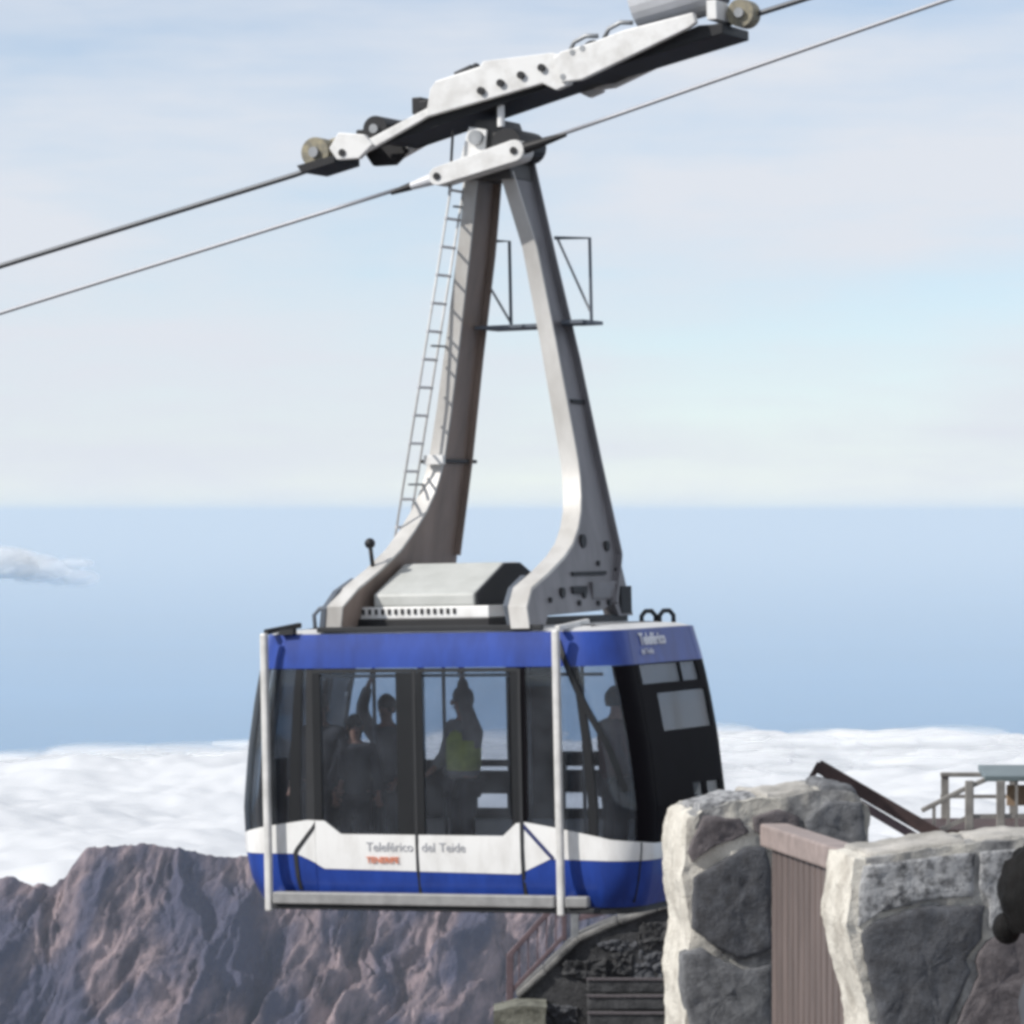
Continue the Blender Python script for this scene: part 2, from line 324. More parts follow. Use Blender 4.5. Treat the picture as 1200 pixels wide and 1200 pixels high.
# wisps lifting off the far edge of the cloud layer
wp = MB(); rg = random.Random(11)
for k in range(230):
    x = rg.uniform(-2600, 2600); y = rg.uniform(14300, 15700); xx = x / (.45 + .55 * (y - 6500) / 11500); lo_, hi_ = 0.0, 1.0
    for _ in range(24):
        md = (lo_ + hi_) / 2; q = 2 * md - 1
        if 4200 * q + 9000 * q ** 5 < xx: lo_ = md
        else: hi_ = md
    p = deck(lo_, (y - 6500) / 11500); r = rg.uniform(35, 85)
    wp.ball((p[0], p[1], p[2] + rg.uniform(-25, 22)), (r * rg.uniform(1.8, 3.4), r * 1.6, r * .55), 20, 12)
wp.build('cloud_wisps', puff_m, smooth=True, kind='stuff')

# ------------------------------------------------------------------ cable car
CAR_ROT = (Matrix.Rotation(R(-24), 3, 'Z') @ Matrix.Rotation(R(-1.3), 3, 'Y'))
CAR_LOC = Vector((-0.23, 39.61, -3.62))
car = empty('cable_car', CAR_LOC, CAR_ROT.to_euler())
tag(car, 'blue and white aerial cable car cabin hanging from a tall grey A shaped hanger', 'cable car')

LW = [(0.0, 1.86), (0.1, 1.92), (0.3, 1.99), (0.55, 2.03), (0.95, 2.045), (1.5, 1.985), (1.9, 1.915), (2.2, 1.85), (2.53, 1.775)]
DW = [(0.0, 1.02), (0.1, 1.10), (0.3, 1.16), (0.55, 1.18), (2.15, 1.18), (2.3, 1.165), (2.53, 1.12)]
RC = 0.35
HALF = 2.93
def shell(a, w, off=0.0):
    """point on the cabin skin: a runs round the plan from the middle of the front (metres), w is height, off is outwards"""
    a = (a + 2 * HALF) % (4 * HALF) - 2 * HALF
    rear = abs(a) > HALF
    s = 1 if a >= 0 else -1
    b = abs(a) if not rear else 2 * HALF - abs(a)
    Lr = lerp(LW, w) - RC; D = lerp(DW, w)
    if b <= 1.2: u, v, nu, nv = b, -D, 0, -1
    elif b <= 1.55: u, v, nu, nv = 1.2 + (b - 1.2) / 0.35 * (Lr - 1.2), -D, 0, -1
    elif b <= 2.10:
        q = (b - 1.55) / 0.55 * math.pi / 2; u, v = Lr + RC * math.sin(q), -(D - RC) - RC * math.cos(q); nu, nv = math.sin(q), -math.cos(q)
    else: u, v, nu, nv = Lr + RC, (b - HALF) / 0.83 * (D - RC), 1, 0
    if rear: v, nv = -v, -nv
    return Vector((s * (u + nu * off), v + nv * off, w))
def patch(a0, a1, lo, hi, off=0.0, th=0.03, da=0.07, nw=None, mb=None, breaks=()):
    """thick curved panel of the skin between heights lo(a) and hi(a)"""
    flo = lo if callable(lo) else (lambda a: lo); fhi = hi if callable(hi) else (lambda a: hi)
    n = max(1, int(math.ceil((a1 - a0) / da))); xs = sorted(set([a0 + (a1 - a0) * i / n for i in range(n + 1)] + [x for x in breaks if a0 < x < a1]))
    m = nw or max(1, int(math.ceil(abs(fhi((a0 + a1) / 2) - flo((a0 + a1) / 2)) / 0.12)))
    mb = mb or MB(); nx = len(xs); vs = []
    for o in (off, off - th):
        for j in range(m + 1):
            for x in xs: vs.append(shell(x, flo(x) + (fhi(x) - flo(x)) * j / m, o))
    K = nx * (m + 1); fs = []
    for j in range(m):
        for i in range(nx - 1):
            q = (j * nx + i, j * nx + i + 1, (j + 1) * nx + i + 1, (j + 1) * nx + i)
            fs.append(q); fs.append(tuple(K + k for k in reversed(q)))
    for i in range(nx - 1):
        fs.append((i, K + i, K + i + 1, i + 1)); t = m * nx + i; fs.append((t, t + 1, K + t + 1, K + t))
    for j in range(m):
        t = j * nx; fs.append((t, t + nx, K + t + nx, K + t)); t = j * nx + nx - 1; fs.append((t, K + t, K + t + nx, t + nx))
    return mb.add(vs, fs)
def panel(name, m, parent, *a, **k):
    return smooth_angle(patch(*a, **k).build(name, m, parent), 30)
def sym(pts):
    """the same line all the way round: mirrored on the rear side"""
    def f(a):
        a = (a + 2 * HALF) % (4 * HALF) - 2 * HALF
        if abs(a) > HALF: a = (2 * HALF - abs(a)) * (1 if a >= 0 else -1)
        return lerp(pts, a)
    return f
WT = [(-2.93, .655), (-2.1, .68), (-1.9, .70), (-1.24, .83), (-1.08, .825), (-.91, .705), (.71, .70), (.84, .815), (.92, .825), (1.21, .777), (1.6, .675), (2.1, .625), (2.93, .61)]
WB = [(-2.93, .515), (-1.33, .52), (-1.09, .385), (.85, .355), (1.16, .495), (1.6, .482), (2.1, .475), (2.93, .47)]
wt, wb = sym(WT), sym(WB)
BR = [p[0] for p in WT + WB]; BRR = BR + [2 * HALF - x for x in BR]
DL, DM, DR = -1.17, -0.145, 0.88       # door edges and the seam where the two leaves meet
# lower skin in panels round the cabin, the door leaves left out
for i, (a0, a1) in enumerate([(-2 * HALF + 0.9, -3.4), (-3.4, DL - 0.006), (DR + 0.006, 3.4), (3.4, 2 * HALF - 0.9), (2 * HALF - 0.9, 2 * HALF + 0.9)]):
    panel('blue_skirt', 'blue', car, a0 + .004, a1 - .004, lambda a: 0.06, lambda a: wb(a) - 0.002, 0.0, 0.03, breaks=BRR)
    panel('white_panel', 'white', car, a0 + .004, a1 - .004, lambda a: wb(a) + 0.002, wt, 0.003, 0.03, breaks=BRR)
for i, (a0, a1) in enumerate([(-2 * HALF + 0.9, -2.1), (-2.1, -1.57), (-1.57, 1.25), (1.25, 2.12), (2.12, 3.7), (3.7, 2 * HALF + 0.9)]):
    panel('roof_band', 'blue', car, a0 + .004, a1 - .004, 2.215, 2.525, 0.012 if abs(a0 + 1.57) < .01 else 0.004, 0.03)
# corner slashes on the white panel
def strip(name, m, pts, width, off, parent=car):
    b = MB()
    P = [shell(a, w, off) for a, w in pts]
    fine = []
    for p, q in zip(pts, pts[1:]):
        for k in range(8): fine.append((p[0] + (q[0] - p[0]) * k / 8, p[1] + (q[1] - p[1]) * k / 8))
    fine.append(pts[-1]); vs = []
    for i, (a, w) in enumerate(fine):
        a2, w2 = fine[min(i + 1, len(fine) - 1)]; a1, w1 = fine[max(i - 1, 0)]
        d = Vector((a2 - a1, w2 - w1)).normalized(); nx, nw = -d.y * width / 2, d.x * width / 2
        for o in (off, off - 0.02):
            vs += [shell(a + nx, w + nw, o), shell(a - nx, w - nw, o)]
    fs = []
    for i in range(len(fine) - 1):
        o = 4 * i; fs += [(o, o + 1, o + 5, o + 4), (o + 2, o + 6, o + 7, o + 3), (o, o + 4, o + 6, o + 2), (o + 1, o + 3, o + 7, o + 5)]
    fs += [(0, 2, 3, 1), (4 * len(fine) - 4, 4 * len(fine) - 3, 4 * len(fine) - 1, 4 * len(fine) - 2)]
    return b.add(vs, fs).build(name, m, parent)
strip('panel_seam', 'seal', [(-1.16, .815), (-1.32, .56), (-1.335, .52), (-1.335, .19)], 0.03, 0.008)
strip('panel_seam', mat('navy_line', (0.03, 0.04, 0.14), 0.4), [(0.90, .80), (1.19, .50)], 0.035, 0.008)
strip('panel_seam', 'seal', [(1.9, .64), (1.9, .10)], 0.012, 0.006)
# doors
def door(a0, a1, wide):
    d = empty('door'); d.parent = car
    o = 0.012
    panel('door_skirt', 'blue', d, a0, a1, 0.16, lambda a: wb(a) - 0.002, o - .003, 0.035, breaks=BRR)
    panel('door_panel', 'white', d, a0, a1, lambda a: wb(a) + 0.002, lambda a: wt(a), o, 0.035, breaks=BRR)
    for (x0, x1) in ((a0, a0 + 0.075), (a1 - wide, a1)) if a0 < -1 else ((a0, a0 + 0.07), (a1 - 0.07, a1)):
        panel('door_stile', 'trim', d, x0, x1, lambda a: wt(a) + 0.003, 2.17, o, 0.04, breaks=BRR)
    panel('door_head', 'trim', d, a0, a1, 2.172, 2.208, o, 0.04)
    x0 = a0 + 0.077; x1 = a1 - wide - .002
    panel('pane', 'glass', d, x0, x1, lambda a: wt(a) + 0.003, 2.17, o - .01, 0.008, breaks=BRR)
    return d
dl = door(DL, DM - 0.012, 0.17); dr = door(DM + 0.012, DR - 0.004, 0.085)
strip('door_seal', 'seal', [(DM, .14), (DM, 2.2)], 0.03, 0.016)
strip('door_seal', 'seal', [(DR + 0.012, .14), (DR + 0.012, 2.2)], 0.032, 0.012)
# front and corner window band
def post(a0, a1, lo=None, hi=2.212, m='trim', off=0.0):
    return panel('window_pillar', m, car, a0, a1, lo or (lambda a: wt(a) + .003), hi, off, 0.05, breaks=BRR)
def window(a0, a1, lo, hi, m='glass', off=-0.005):
    w = panel('window', m, car, a0, a1, lo, hi, off, 0.008, breaks=BRR); return w
post(-1.245, DL - 0.008, m='seal'); post(-1.37, -1.29); post(-2.0, -1.74); post(DR + 0.03, 0.95, m='black'); post(1.85, 2.15, m='black'); post(1.44, 1.5)
window(-1.74, -1.37, lambda a: wt(a) + .003, 2.212); window(-1.29, -1.245, lambda a: wt(a) + .003, 2.212); window(-2.35, -2.0, lambda a: wt(a) + .003, 2.212, 'glassd')
window(0.95, 1.44, lambda a: wt(a) + .003, 2.212); window(1.5, 1.85, lambda a: wt(a) + .003, 2.212)
strip('pillar_trim', 'trim', [(1.30, 2.44), (1.40, 2.21), (1.52, 1.85), (1.66, 1.5), (1.76, 1.1)], 0.06, 0.02)
# left end
post(-2.45, -2.35); window(-3.41, -2.45, 1.35, 2.212); post(-3.41, -2.45, lambda a: wt(a) + .003, 1.35, 'trim'); post(-3.51, -3.41); window(-3.9, -3.51, 1.35, 2.212); post(-3.9, -3.51, lambda a: wt(a) + .003, 1.35)
# right end: a black surround with two windows and two low openings
e = lambda v: HALF + v * 1.0
def cells(name, m, a_s, w_s, holes, off=0.0):
    b = MB()
    for i in range(len(a_s) - 1):
        for j in range(len(w_s) - 1):
            ca, cw = (a_s[i] + a_s[i + 1]) / 2, (w_s[j] + w_s[j + 1]) / 2
            if any(h[0] < ca < h[1] and h[2] < cw < h[3] for h in holes): continue
            patch(a_s[i], a_s[i + 1], w_s[j], w_s[j + 1], off, 0.05, mb=b)
    return smooth_angle(b.build(name, m, car), 30)
EH = [(e(-.68), e(.26), 2.03, 2.205), (e(.30), e(.70), 2.03, 2.205), (e(-.40), e(.90), 1.60, 1.945), (e(.12), e(.36), .95, 1.10), (e(.46), e(.76), .95, 1.10)]
A_ = sorted({2.15, 3.71} | {h[0] for h in EH} | {h[1] for h in EH}); W_ = sorted({.66, 2.212} | {h[2] for h in EH} | {h[3] for h in EH})
post(2.15, 3.71, lambda a: wt(a) + .003, .66, 'black')
cells('end_surround', 'black', A_, W_, EH, 0.002)
for h in EH: window(h[0] + .002, h[1] - .002, h[2] + .002, h[3] - .002, 'glass', -.01)
MB().prism([(.10, .94), (.30, 1.11), (.10, 1.11)], lambda v, w: (2.03, v, w), lambda v, w: (2.005, v, w)).build('window_strut', 'trim', car)
post(3.71, 3.9, m='black')
# rear side, seen through the front glass: windows over a dark lower wall with two rows of slits
rr = lambda u: 2 * HALF - u
RH = [(-1.94, -1.20, 1.26, 2.17), (-1.15, -0.27, 1.26, 2.17), (0.25, 0.95, 1.34, 2.17), (1.0, 1.42, 1.34, 2.17), (-.58, -.27, 1.155, 1.195), (-.61, -.28, .80, .935), (.33, .69, 1.165, 1.20), (.31, .76, .80, .95), (1.2, 1.5, .86, 1.02), (1.47, 1.92, 1.34, 2.17)]
RHa = [(rr(h[1]), rr(h[0]), h[2], h[3]) for h in RH]
A_ = sorted({rr(1.96), rr(-1.96)} | {h[0] for h in RHa} | {h[1] for h in RHa}); W_ = sorted({.84, 2.212} | {h[2] for h in RHa} | {h[3] for h in RHa} - {.80})
A2 = A_
RHa = [(h[0], h[1], max(h[2], .70), h[3]) for h in RHa]
W_ = sorted({.70, 2.212} | {h[2] for h in RHa} | {h[3] for h in RHa})
cells('rear_wall', 'trim', A2, W_, RHa, -0.004)
for h in RHa: window(h[0] + .002, h[1] - .002, h[2] + .002, h[3] - .002, 'glass', -.012)
window(3.92, rr(1.96), 1.34, 2.212); window(rr(-1.96), 4 * HALF - 3.92, 1.34, 2.212)
panel('rear_corner', 'trim', car, 3.9, rr(1.96), .62, 1.338, -.002, .04); panel('rear_corner', 'trim', car, rr(-1.96), 4 * HALF - 3.9, .66, 1.338, -.002, .04)
# floor, ceiling, roof lid
def lid(w, off, z0, z1, crown, name, m, n=96):
    b = MB(); vs = []; fs = []
    for (z, o, k) in ((z0, off, 0), (z1, off, 0), (z1 + crown * .55, off - .12, 0), (z1 + crown, off - .45, 0)):
        for i in range(n):
            p = shell(-2 * HALF + 4 * HALF * i / n, w, o); vs.append((p.x, p.y, z))
    for j in range(3):
        for i in range(n): fs.append((j * n + i, j * n + (i + 1) % n, (j + 1) * n + (i + 1) % n, (j + 1) * n + i))
    fs.append(tuple(range(n - 1, -1, -1))); fs.append(tuple(range(3 * n, 4 * n)))
    return smooth_angle(b.add(vs, fs).build(name, m, car), 25)
lid(2.5, -0.035, 2.44, 2.53, 0.045, 'roof', 'roof')
lid(0.1, -0.05, 0.0, 0.22, 0.02, 'floor', 'dark')
lid(2.2, -0.06, 2.30, 2.36, 0.02, 'ceiling', 'inner')
for (x, y) in ((-1.05, -.15), (-.75, .75), (.55, -.2), (.75, .6)):
    MB().tube([(x, y, .24), (x, y, 2.3)], .018).build('grab_pole', 'galv', car, smooth=True)
MB().tube([(-1.5, -.45, 2.12), (1.4, -.45, 2.12)], .016).tube([(-1.2, -.45, 2.12), (-1.2, -.45, 2.3)], .012).tube([(1.1, -.45, 2.12), (1.1, -.45, 2.3)], .012).build('grab_rail', 'galv', car)
# docking frame: two pale posts, top arms, and the buffer bar along the bottom
for u, ln in ((-1.612, .55), (1.303, .5)):
    p = MB().bar((u, -1.28, .0), (u, -1.28, 2.545), .067, .067, (0, 1, 0)).build('docking_post', 'cream', car, bevel=.018)
    MB().bar((u, -1.24, 2.555), (u, -.55, 2.60), .05, .05).build('post_arm', 'seal' if u < 0 else 'cream', car, bevel=.01)
    MB().bar((u, -1.24, .10), (u, -.95, .10), .06, .06).build('post_arm', 'galv', car)
MB().bar((-1.56, -1.27, .125), (1.25, -1.27, .125), .10, .11).build('buffer_bar', 'buffer', car, bevel=.015)
MB().bar((1.35, -1.27, .125), (1.56, -1.25, .125), .10, .10).build('buffer_bar', 'buffer', car, bevel=.015)
MB().bar((-1.56, -1.20, .045), (1.62, -1.20, .045), .16, .05).build('buffer_sole', 'seal', car, bevel=.01)
MB().bar((-1.50, -1.15, 2.545), (-1.36, -1.15, 2.555), .08, .05).build('roof_clip', 'seal', car)
# roof fittings
MB().tube([(-1.55, -.35, 2.54), (-1.56, -.35, 2.69), (-1.50, -.35, 2.75), (-1.38, -.35, 2.775), (-1.24, -.35, 2.76), (-1.2, -.35, 2.57)], .02).build('roof_handrail', 'bluegrey', car, smooth=True)
for u, v in ((1.30, .85), (1.42, 1.0)):
    MB().tube([(u, v - .1, 2.56), (u, v - .1, 2.62), (u + .02, v - .05, 2.665), (u + .04, v + .05, 2.665), (u + .06, v + .1, 2.62), (u + .06, v + .1, 2.55)], .022).build('lifting_loop', 'seal', car, smooth=True)
MB().bar((-1.15, -1.10, 2.565), (1.10, -1.10, 2.565), .05, .05).build('roof_edge_strip', 'seal', car, bevel=.008)  # dark strip along the front roof edge
ac = empty('roof_unit'); ac.parent = car
MB().box((-.36, -.18, 2.60), (1.52, 1.06, .10)).build('base_frame', 'steel', ac, bevel=.01)
MB().box((-.36, -.10, 2.705), (1.48, 1.14, .11)).build('louvre_tray', 'white', ac, bevel=.008)
sl_ = MB()
for k in range(17): sl_.box((-1.02 + k * .066, -.675, 2.715), (.026, .012, .05))
sl_.build('louvre_slots', 'steel', ac, kind='stuff')
HP = [(-.66, 2.76), (-.66, 2.875), (.0, 3.15), (.34, 3.15), (.66, 3.03), (.62, 2.80), (.5, 2.76)]
MB().prism(HP, lambda v, w: (-.79, v, w), lambda v, w: (.235, v, w)).build('hood', 'hood', ac, bevel=.02)
MB().prism([(v * .985, 2.765 + (w - 2.76) * .975) for v, w in HP], lambda v, w: (.236, v, w), lambda v, w: (.262, v, w)).build('shaded_hood_end', 'dark', ac, bevel=.008)  # near-black plate puts the shade of the right end into its colour
MB().box((.30, -.2, 2.66), (.12, .5, .10)).build('cable_box', 'seal', car, bevel=.01)
# hanger: two bent legs with broad feet on the roof
RF = [(-1.132, 2.555), (-1.11, 2.743), (-.93, 2.905), (-.5, 3.03), (-.07, 3.175), (.2, 3.30), (.40, 3.45), (.53, 3.60), (.61, 3.75), (.67, 3.93), (.695, 4.09), (.70, 4.3), (.695, 5.22), (.66, 6.1), (.46, 6.69), (.38, 6.95)]
RB = [(.93, 6.95), (1.02, 6.05), (1.15, 5.07), (1.21, 4.09), (1.29, 3.2), (1.36, 2.62), (1.02, 2.62), (.95, 2.74), (.6, 2.68), (-.65, 2.66), (-.75, 2.57)]
LF = [(-1.07, 2.57), (-1.10, 2.767), (-.83, 2.93), (-.4, 3.10), (-.04, 3.28), (.2, 3.46), (.39, 3.64), (.51, 3.81), (.575, 3.97), (.61, 4.16), (.60, 4.6), (.555, 5.25), (.48, 6.12), (.41, 6.71), (.36, 6.95)]
LB = [(.88, 6.95), (1.02, 6.07), (1.10, 5.1), (1.21, 4.13), (1.26, 3.23), (1.32, 2.65), (.9, 2.65), (.6, 2.70), (-.6, 2.68), (-.7, 2.585)]
def leg(front, back, s0, s1, t, wm):
    g = empty('hanger_leg'); g.parent = car
    K = lambda w: 1 if w < 4 else 1 - .25 * min(1, (w - 4) / 2.6)      # the box section gets slimmer towards the head
    U = lambda w, d: s0 + (s1 - s0) * (w - 2.55) / 4.25 + (d * K(w) if d < -.05 else d)
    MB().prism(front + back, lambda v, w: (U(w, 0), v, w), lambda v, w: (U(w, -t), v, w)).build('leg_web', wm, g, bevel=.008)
    # pale curved front flange, a little wider than the web
    b = MB(); vs = []; n = len(front)
    for i, (v, w) in enumerate(front):
        v2, w2 = front[min(i + 1, n - 1)]; v1, w1 = front[max(i - 1, 0)]
        d = Vector((v2 - v1, w2 - w1)).normalized(); nv, nw = -d.y, d.x
        for du, o in ((.012, .018), (.012, -.012), (-t - .012, -.012), (-t - .012, .018)):
            vs.append((U(w + nw * o, du), v + nv * o, w + nw * o))
    fs = [(4 * i + k, 4 * i + (k + 1) % 4, 4 * i + 4 + (k + 1) % 4, 4 * i + 4 + k) for i in range(n - 1) for k in range(4)] + [(0, 3, 2, 1), tuple(4 * n - 4 + k for k in range(4))]
    smooth_angle(b.add(vs, fs).build('leg_flange', 'legl', g), 40)
    # rear stiffener standing proud of the web face
    b = MB(); bk = [p for p in back if p[1] > 2.7 and p[0] > .8]
    for (v0, w0), (v1, w1) in zip(bk, bk[1:]):
        b.bar((U(w0, .005), v0 - .06, w0), (U(w1, .005), v1 - .06, w1), .03, .10, (1, 0, 0))
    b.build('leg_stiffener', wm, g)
    return g, U
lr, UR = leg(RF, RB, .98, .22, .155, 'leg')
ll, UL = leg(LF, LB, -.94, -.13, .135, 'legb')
def on_leg(U, v, w, d=.0): return Vector((U(w, d), v, w))
MB().box(on_leg(UR, .75, 2.87, .01), (.03, .62, .16)).build('access_plate', 'leg', lr, bevel=.006)
MB().box(on_leg(UR, .15, 2.88, .01), (.03, .34, .07)).build('access_plate', 'seal', lr, bevel=.006)
MB().box(on_leg(UR, .45, 3.03, .008), (.026, .8, .035)).build('leg_rib', 'seal', lr)
for v, w, r in ((.45, 3.33, .065), (1.0, 3.28, .05), (.98, 2.88, .055), (-.25, 2.86, .05), (.25, 2.84, .04), (.80, 2.75, .03)):
    p = on_leg(UR, v, w); MB().tube([p - Vector((.02, 0, 0)), p + Vector((.022, 0, 0))], r, 14).build('leg_bolt', 'steel', lr)
MB().box(on_leg(UR, 1.2, 2.77, .012), (.03, .26, .26)).build('foot_block', 'seal', lr, bevel=.006)
MB().box(on_leg(UR, .95, 4.65, .008), (.02, .3, .04)).build('leg_rib', 'seal', lr)
MB().box(on_leg(UL, .95, 4.12, -.1), (.27, .72, .035)).build('leg_collar', 'steel', ll, bevel=.005)
MB().box(on_leg(UL, .52, 4.13, -.05), (.2, .06, .09)).build('collar_clamp', 'carr', ll, bevel=.005)
p = on_leg(UL, -.35, 3.10, -.10); MB().tube([p, p + Vector((0, -.05, .20))], .02).ball(p + Vector((0, -.06, .25)), .05).build('lamp', 'steel', ll, smooth=True)
for g_, U_, t_ in ((ll, UL, .135), (lr, UR, .155)):
    MB().bar((U_(2.63, -t_ / 2), -.72, 2.615), (U_(2.63, -t_ / 2), 1.30, 2.60), .10, .07).build('foot_beam', 'steel', g_, bevel=.008)
    MB().prism([(-1.10, 2.56), (-1.12, 2.76), (-.93, 2.92), (-.6, 3.03), (-.6, 2.97), (-.85, 2.85), (-.98, 2.70), (-.96, 2.56)], lambda v, w: (U_(w, -t_) - .065, v, w), lambda v, w: (U_(w, -t_) - .014, v, w)).build('foot_gusset', 'bluegrey', g_)
for v, w in ((.1, 2.76), (.55, 2.75), (1.12, 3.05), (.72, 3.12), (-.55, 2.80)):
    p = on_leg(UR, v, w); MB().tube([p - Vector((.02, 0, 0)), p + Vector((.02, 0, 0))], .026, 10).build('leg_bolt', 'steel', lr)
# ladder on the outside of the left leg
lad = empty('ladder'); lad.parent = car
UD = lambda w: UL(w, -.135) - .045
for v in (.18, .46):
    MB().tube([(UD(3.4), v, 3.4), (UD(6.85), v, 6.85)], .012, 8).build('ladder_rail', 'cream', lad, smooth=True)
for k in range(13):
    w = 3.5 + k * .262
    MB().tube([(UD(w), .16, w), (UD(w), .48, w)], .014, 8).build('rung', 'grey', lad)
for w in (3.9, 5.2, 6.5):
    MB().bar((UD(w), .30, w), (UL(w, -.12), .62, w), .02, .02).build('ladder_bracket', 'galv', lad)
# service platform with guard rails behind the legs
plat = empty('service_platform'); plat.parent = car
MB().box((.0, 1.08, 5.38), (.75, .55, .03)).build('platform_floor', 'bluegrey', plat)
MB().box((.62, 1.08, 5.40), (.22, .5, .035)).build('platform_floor', 'bluegrey', plat)
for pts in ([(.39, 1.0, 6.21), (.75, 1.0, 6.19), (.75, 1.0, 5.40)], [(-.25, 1.0, 6.21), (-.08, 1.0, 6.2), (-.08, 1.0, 5.40)]):
    MB().tube(pts, .017, 8).build('guard_rail', 'bluegrey', plat)
for p, q in (((.42, 1.0, 6.2), (.74, 1.0, 5.5)), ((-.40, 1.0, 5.95), (-.08, 1.0, 5.42))):
    MB().tube([p, q], .013, 8).build('guard_brace', 'galv', plat)
MB().tube([(.75, 1.0, 5.4), (.75, .9, 5.38), (.5, .9, 5.38)], .02, 8).build('guard_rail', 'bluegrey', plat)
# hanger head
MB().prism([(-.21, 6.74), (.24, 6.74), (.19, 7.1), (.12, 7.3), (-.12, 7.3), (-.24, 7.0)], lambda u, w: (u, .36, w), lambda u, w: (u, .86, w)).build('hanger_head', mat('head_dark_grey', (0.075, 0.072, 0.07), 0.55, metal=.2, scale=6), car, bevel=.01)
MB().prism([(-.28, 6.80), (-.02, 6.85), (.02, 7.2), (-.16, 7.24), (-.24, 7.0)], lambda u, w: (u, .30, w), lambda u, w: (u, .34, w)).build('head_cheek', 'carr', car, bevel=.006)
MB().tube([(.24, .25, 7.05), (.24, .85, 7.05)], .15, 18).build('pivot_drum', 'steel', car)
MB().tube([(-.08, .25, 7.13), (-.08, .9, 7.13)], .07, 14).build('pivot_pin', 'galv', car)
MB().tube([(.17, .30, 7.22), (.17, .30, 7.42)], .035, 10).build('damper', 'white', car)
MB().tube([(-.33, .2, 6.6), (-.28, .2, 7.2)], .014, 8).build('hand_bar', 'steel', car)
# haul rope clamp bar in front of the head
cb = empty('haul_clamp'); cb.parent = car
CLm = Vector((.79 + .836, 0, 7.077 - 6.674)).normalized()
c0, c1 = Vector((-.391, .12, 6.77)), Vector((.40, .12, 6.965))
nrm = Vector((-CLm.z, 0, CLm.x))
pp = []
for k in range(9):
    q = math.pi / 2 + math.pi * k / 8; pp.append(c0 + CLm * (.085 * math.cos(q)) + nrm * (.085 * math.sin(q)))
for k in range(9):
    q = -math.pi / 2 + math.pi * k / 8; pp.append(c1 + CLm * (.10 * math.cos(q)) + nrm * (.10 * math.sin(q)))
MB().prism([(p.x, p.z) for p in pp], lambda u, w: (u, .06, w), lambda u, w: (u, .30, w)).build('clamp_bar', 'carr', cb, bevel=.012)
for c in (c0, c1): MB().tube([c + Vector((0, -.075, 0)), c + Vector((0, .1, 0))], .035, 12).build('clamp_pin', 'steel', cb)
for c, s_ in ((c0, -1), (c1, 1)):
    MB().tube([c + CLm * (.07 * s_), c + CLm * (.34 * s_)], .06, 12, .035).build('rope_socket', 'grey' if s_ < 0 else 'steel', cb)
    MB().tube([c + CLm * (.30 * s_), c + CLm * (.52 * s_)], .04, 12, .022).build('socket_sleeve', 'steel', cb)
# carriage running on the track rope
RS = (8.093 - 6.912) / (2.506 + 2.128)
rope_w = lambda u: 6.912 + RS * (u + 2.128)
cg = empty('carriage'); cg.parent = car
MAIN = [(-.525, 7.335), (-.475, 7.594), (-.41, 7.67), (.04, 7.775), (.08, 7.825), (.78, 7.855), (.90, 7.82), (.98, 7.74), (.95, 7.55), (.814, 7.505), (.678, 7.575)]
ARM = [(.80, 7.80), (.88, 7.855), (1.20, 7.92), (1.509, 8.01), (2.20, 8.125), (2.225, 8.03), (2.15, 7.985), (1.39, 7.696), (1.08, 7.58), (.88, 7.57)]
SLIM = [(-1.22, 7.13), (-.50, 7.43), (-.50, 7.345), (-1.15, 7.05)]
ENDP = [(-1.53, 7.10), (-1.43, 7.245), (-1.16, 7.21), (-1.07, 7.11), (-1.22, 6.985), (-1.45, 6.985)]
for v0, v1 in ((.12, .20), (.90, .98)):
    MB().prism(MAIN, lambda u, w: (u, v0, w), lambda u, w: (u, v1, w)).build('main_plate', 'carr', cg, bevel=.012)
    MB().prism(ARM, lambda u, w: (u, v0 - .03, w), lambda u, w: (u, v1 - .032, w)).build('arm_plate', 'carr', cg, bevel=.012)
    MB().prism(SLIM, lambda u, w: (u, v0 + .02, w), lambda u, w: (u, v1, w)).build('arm_plate', 'carr', cg, bevel=.01)
    MB().prism(ENDP, lambda u, w: (u, v0 - .02, w), lambda u, w: (u, v1 - .02, w)).build('end_plate', 'carr' if v0 < .5 else 'steel', cg, bevel=.012)
tp = MB().prism([(-.46, 7.60), (-.40, 7.66), (.04, 7.765), (.08, 7.815), (.78, 7.845), (.9, 7.80), (.9, 7.70), (-.44, 7.54)], lambda u, w: (u, .203, w), lambda u, w: (u, .897, w)); tp.build('top_cover', 'carr', cg)
MB().prism([(-.98, 7.12), (-.5, 7.36), (.70, 7.60), (1.1, 7.62), (2.2, 8.02), (2.44, 8.02), (2.44, 7.93), (.9, rope_w(.9) - .09), (-.98, rope_w(-.98) - .07)], lambda u, w: (u, .215, w), lambda u, w: (u, .885, w)).build('running_shoe', 'steel', cg, bevel=.01)
for u, r, m in ((-1.83, .145, 'tan'), (-1.10, .125, 'steel'), (1.15, .12, 'steel'), (2.54, .13, 'tan')):
    wc = rope_w(u - .2) + r + .02 if u < 2 else 8.13
    g = empty('track_wheel'); g.parent = cg
    hw = .10 if m == 'tan' else .28
    MB().tube([(u, .5 - hw, wc), (u, .5 + hw, wc)], r, 22).build('tyre', m, g)
    MB().tube([(u, .46 - hw, wc), (u, .54 + hw, wc)], r * .35, 14).build('hub', 'galv', g)
MB().prism([(-1.92, 7.20), (-1.65, 7.27), (-1.42, 7.235), (-1.45, 7.12), (-1.75, 7.02), (-1.93, 7.02)], lambda u, w: (u, .60, w), lambda u, w: (u, .85, w)).build('wheel_guard', 'tan', cg, bevel=.01)
MB().prism([(-1.95, 6.97), (-1.55, 7.05), (-1.55, 6.98), (-1.9, 6.90)], lambda u, w: (u, .25, w), lambda u, w: (u, .8, w)).build('rope_brush', 'steel', cg)
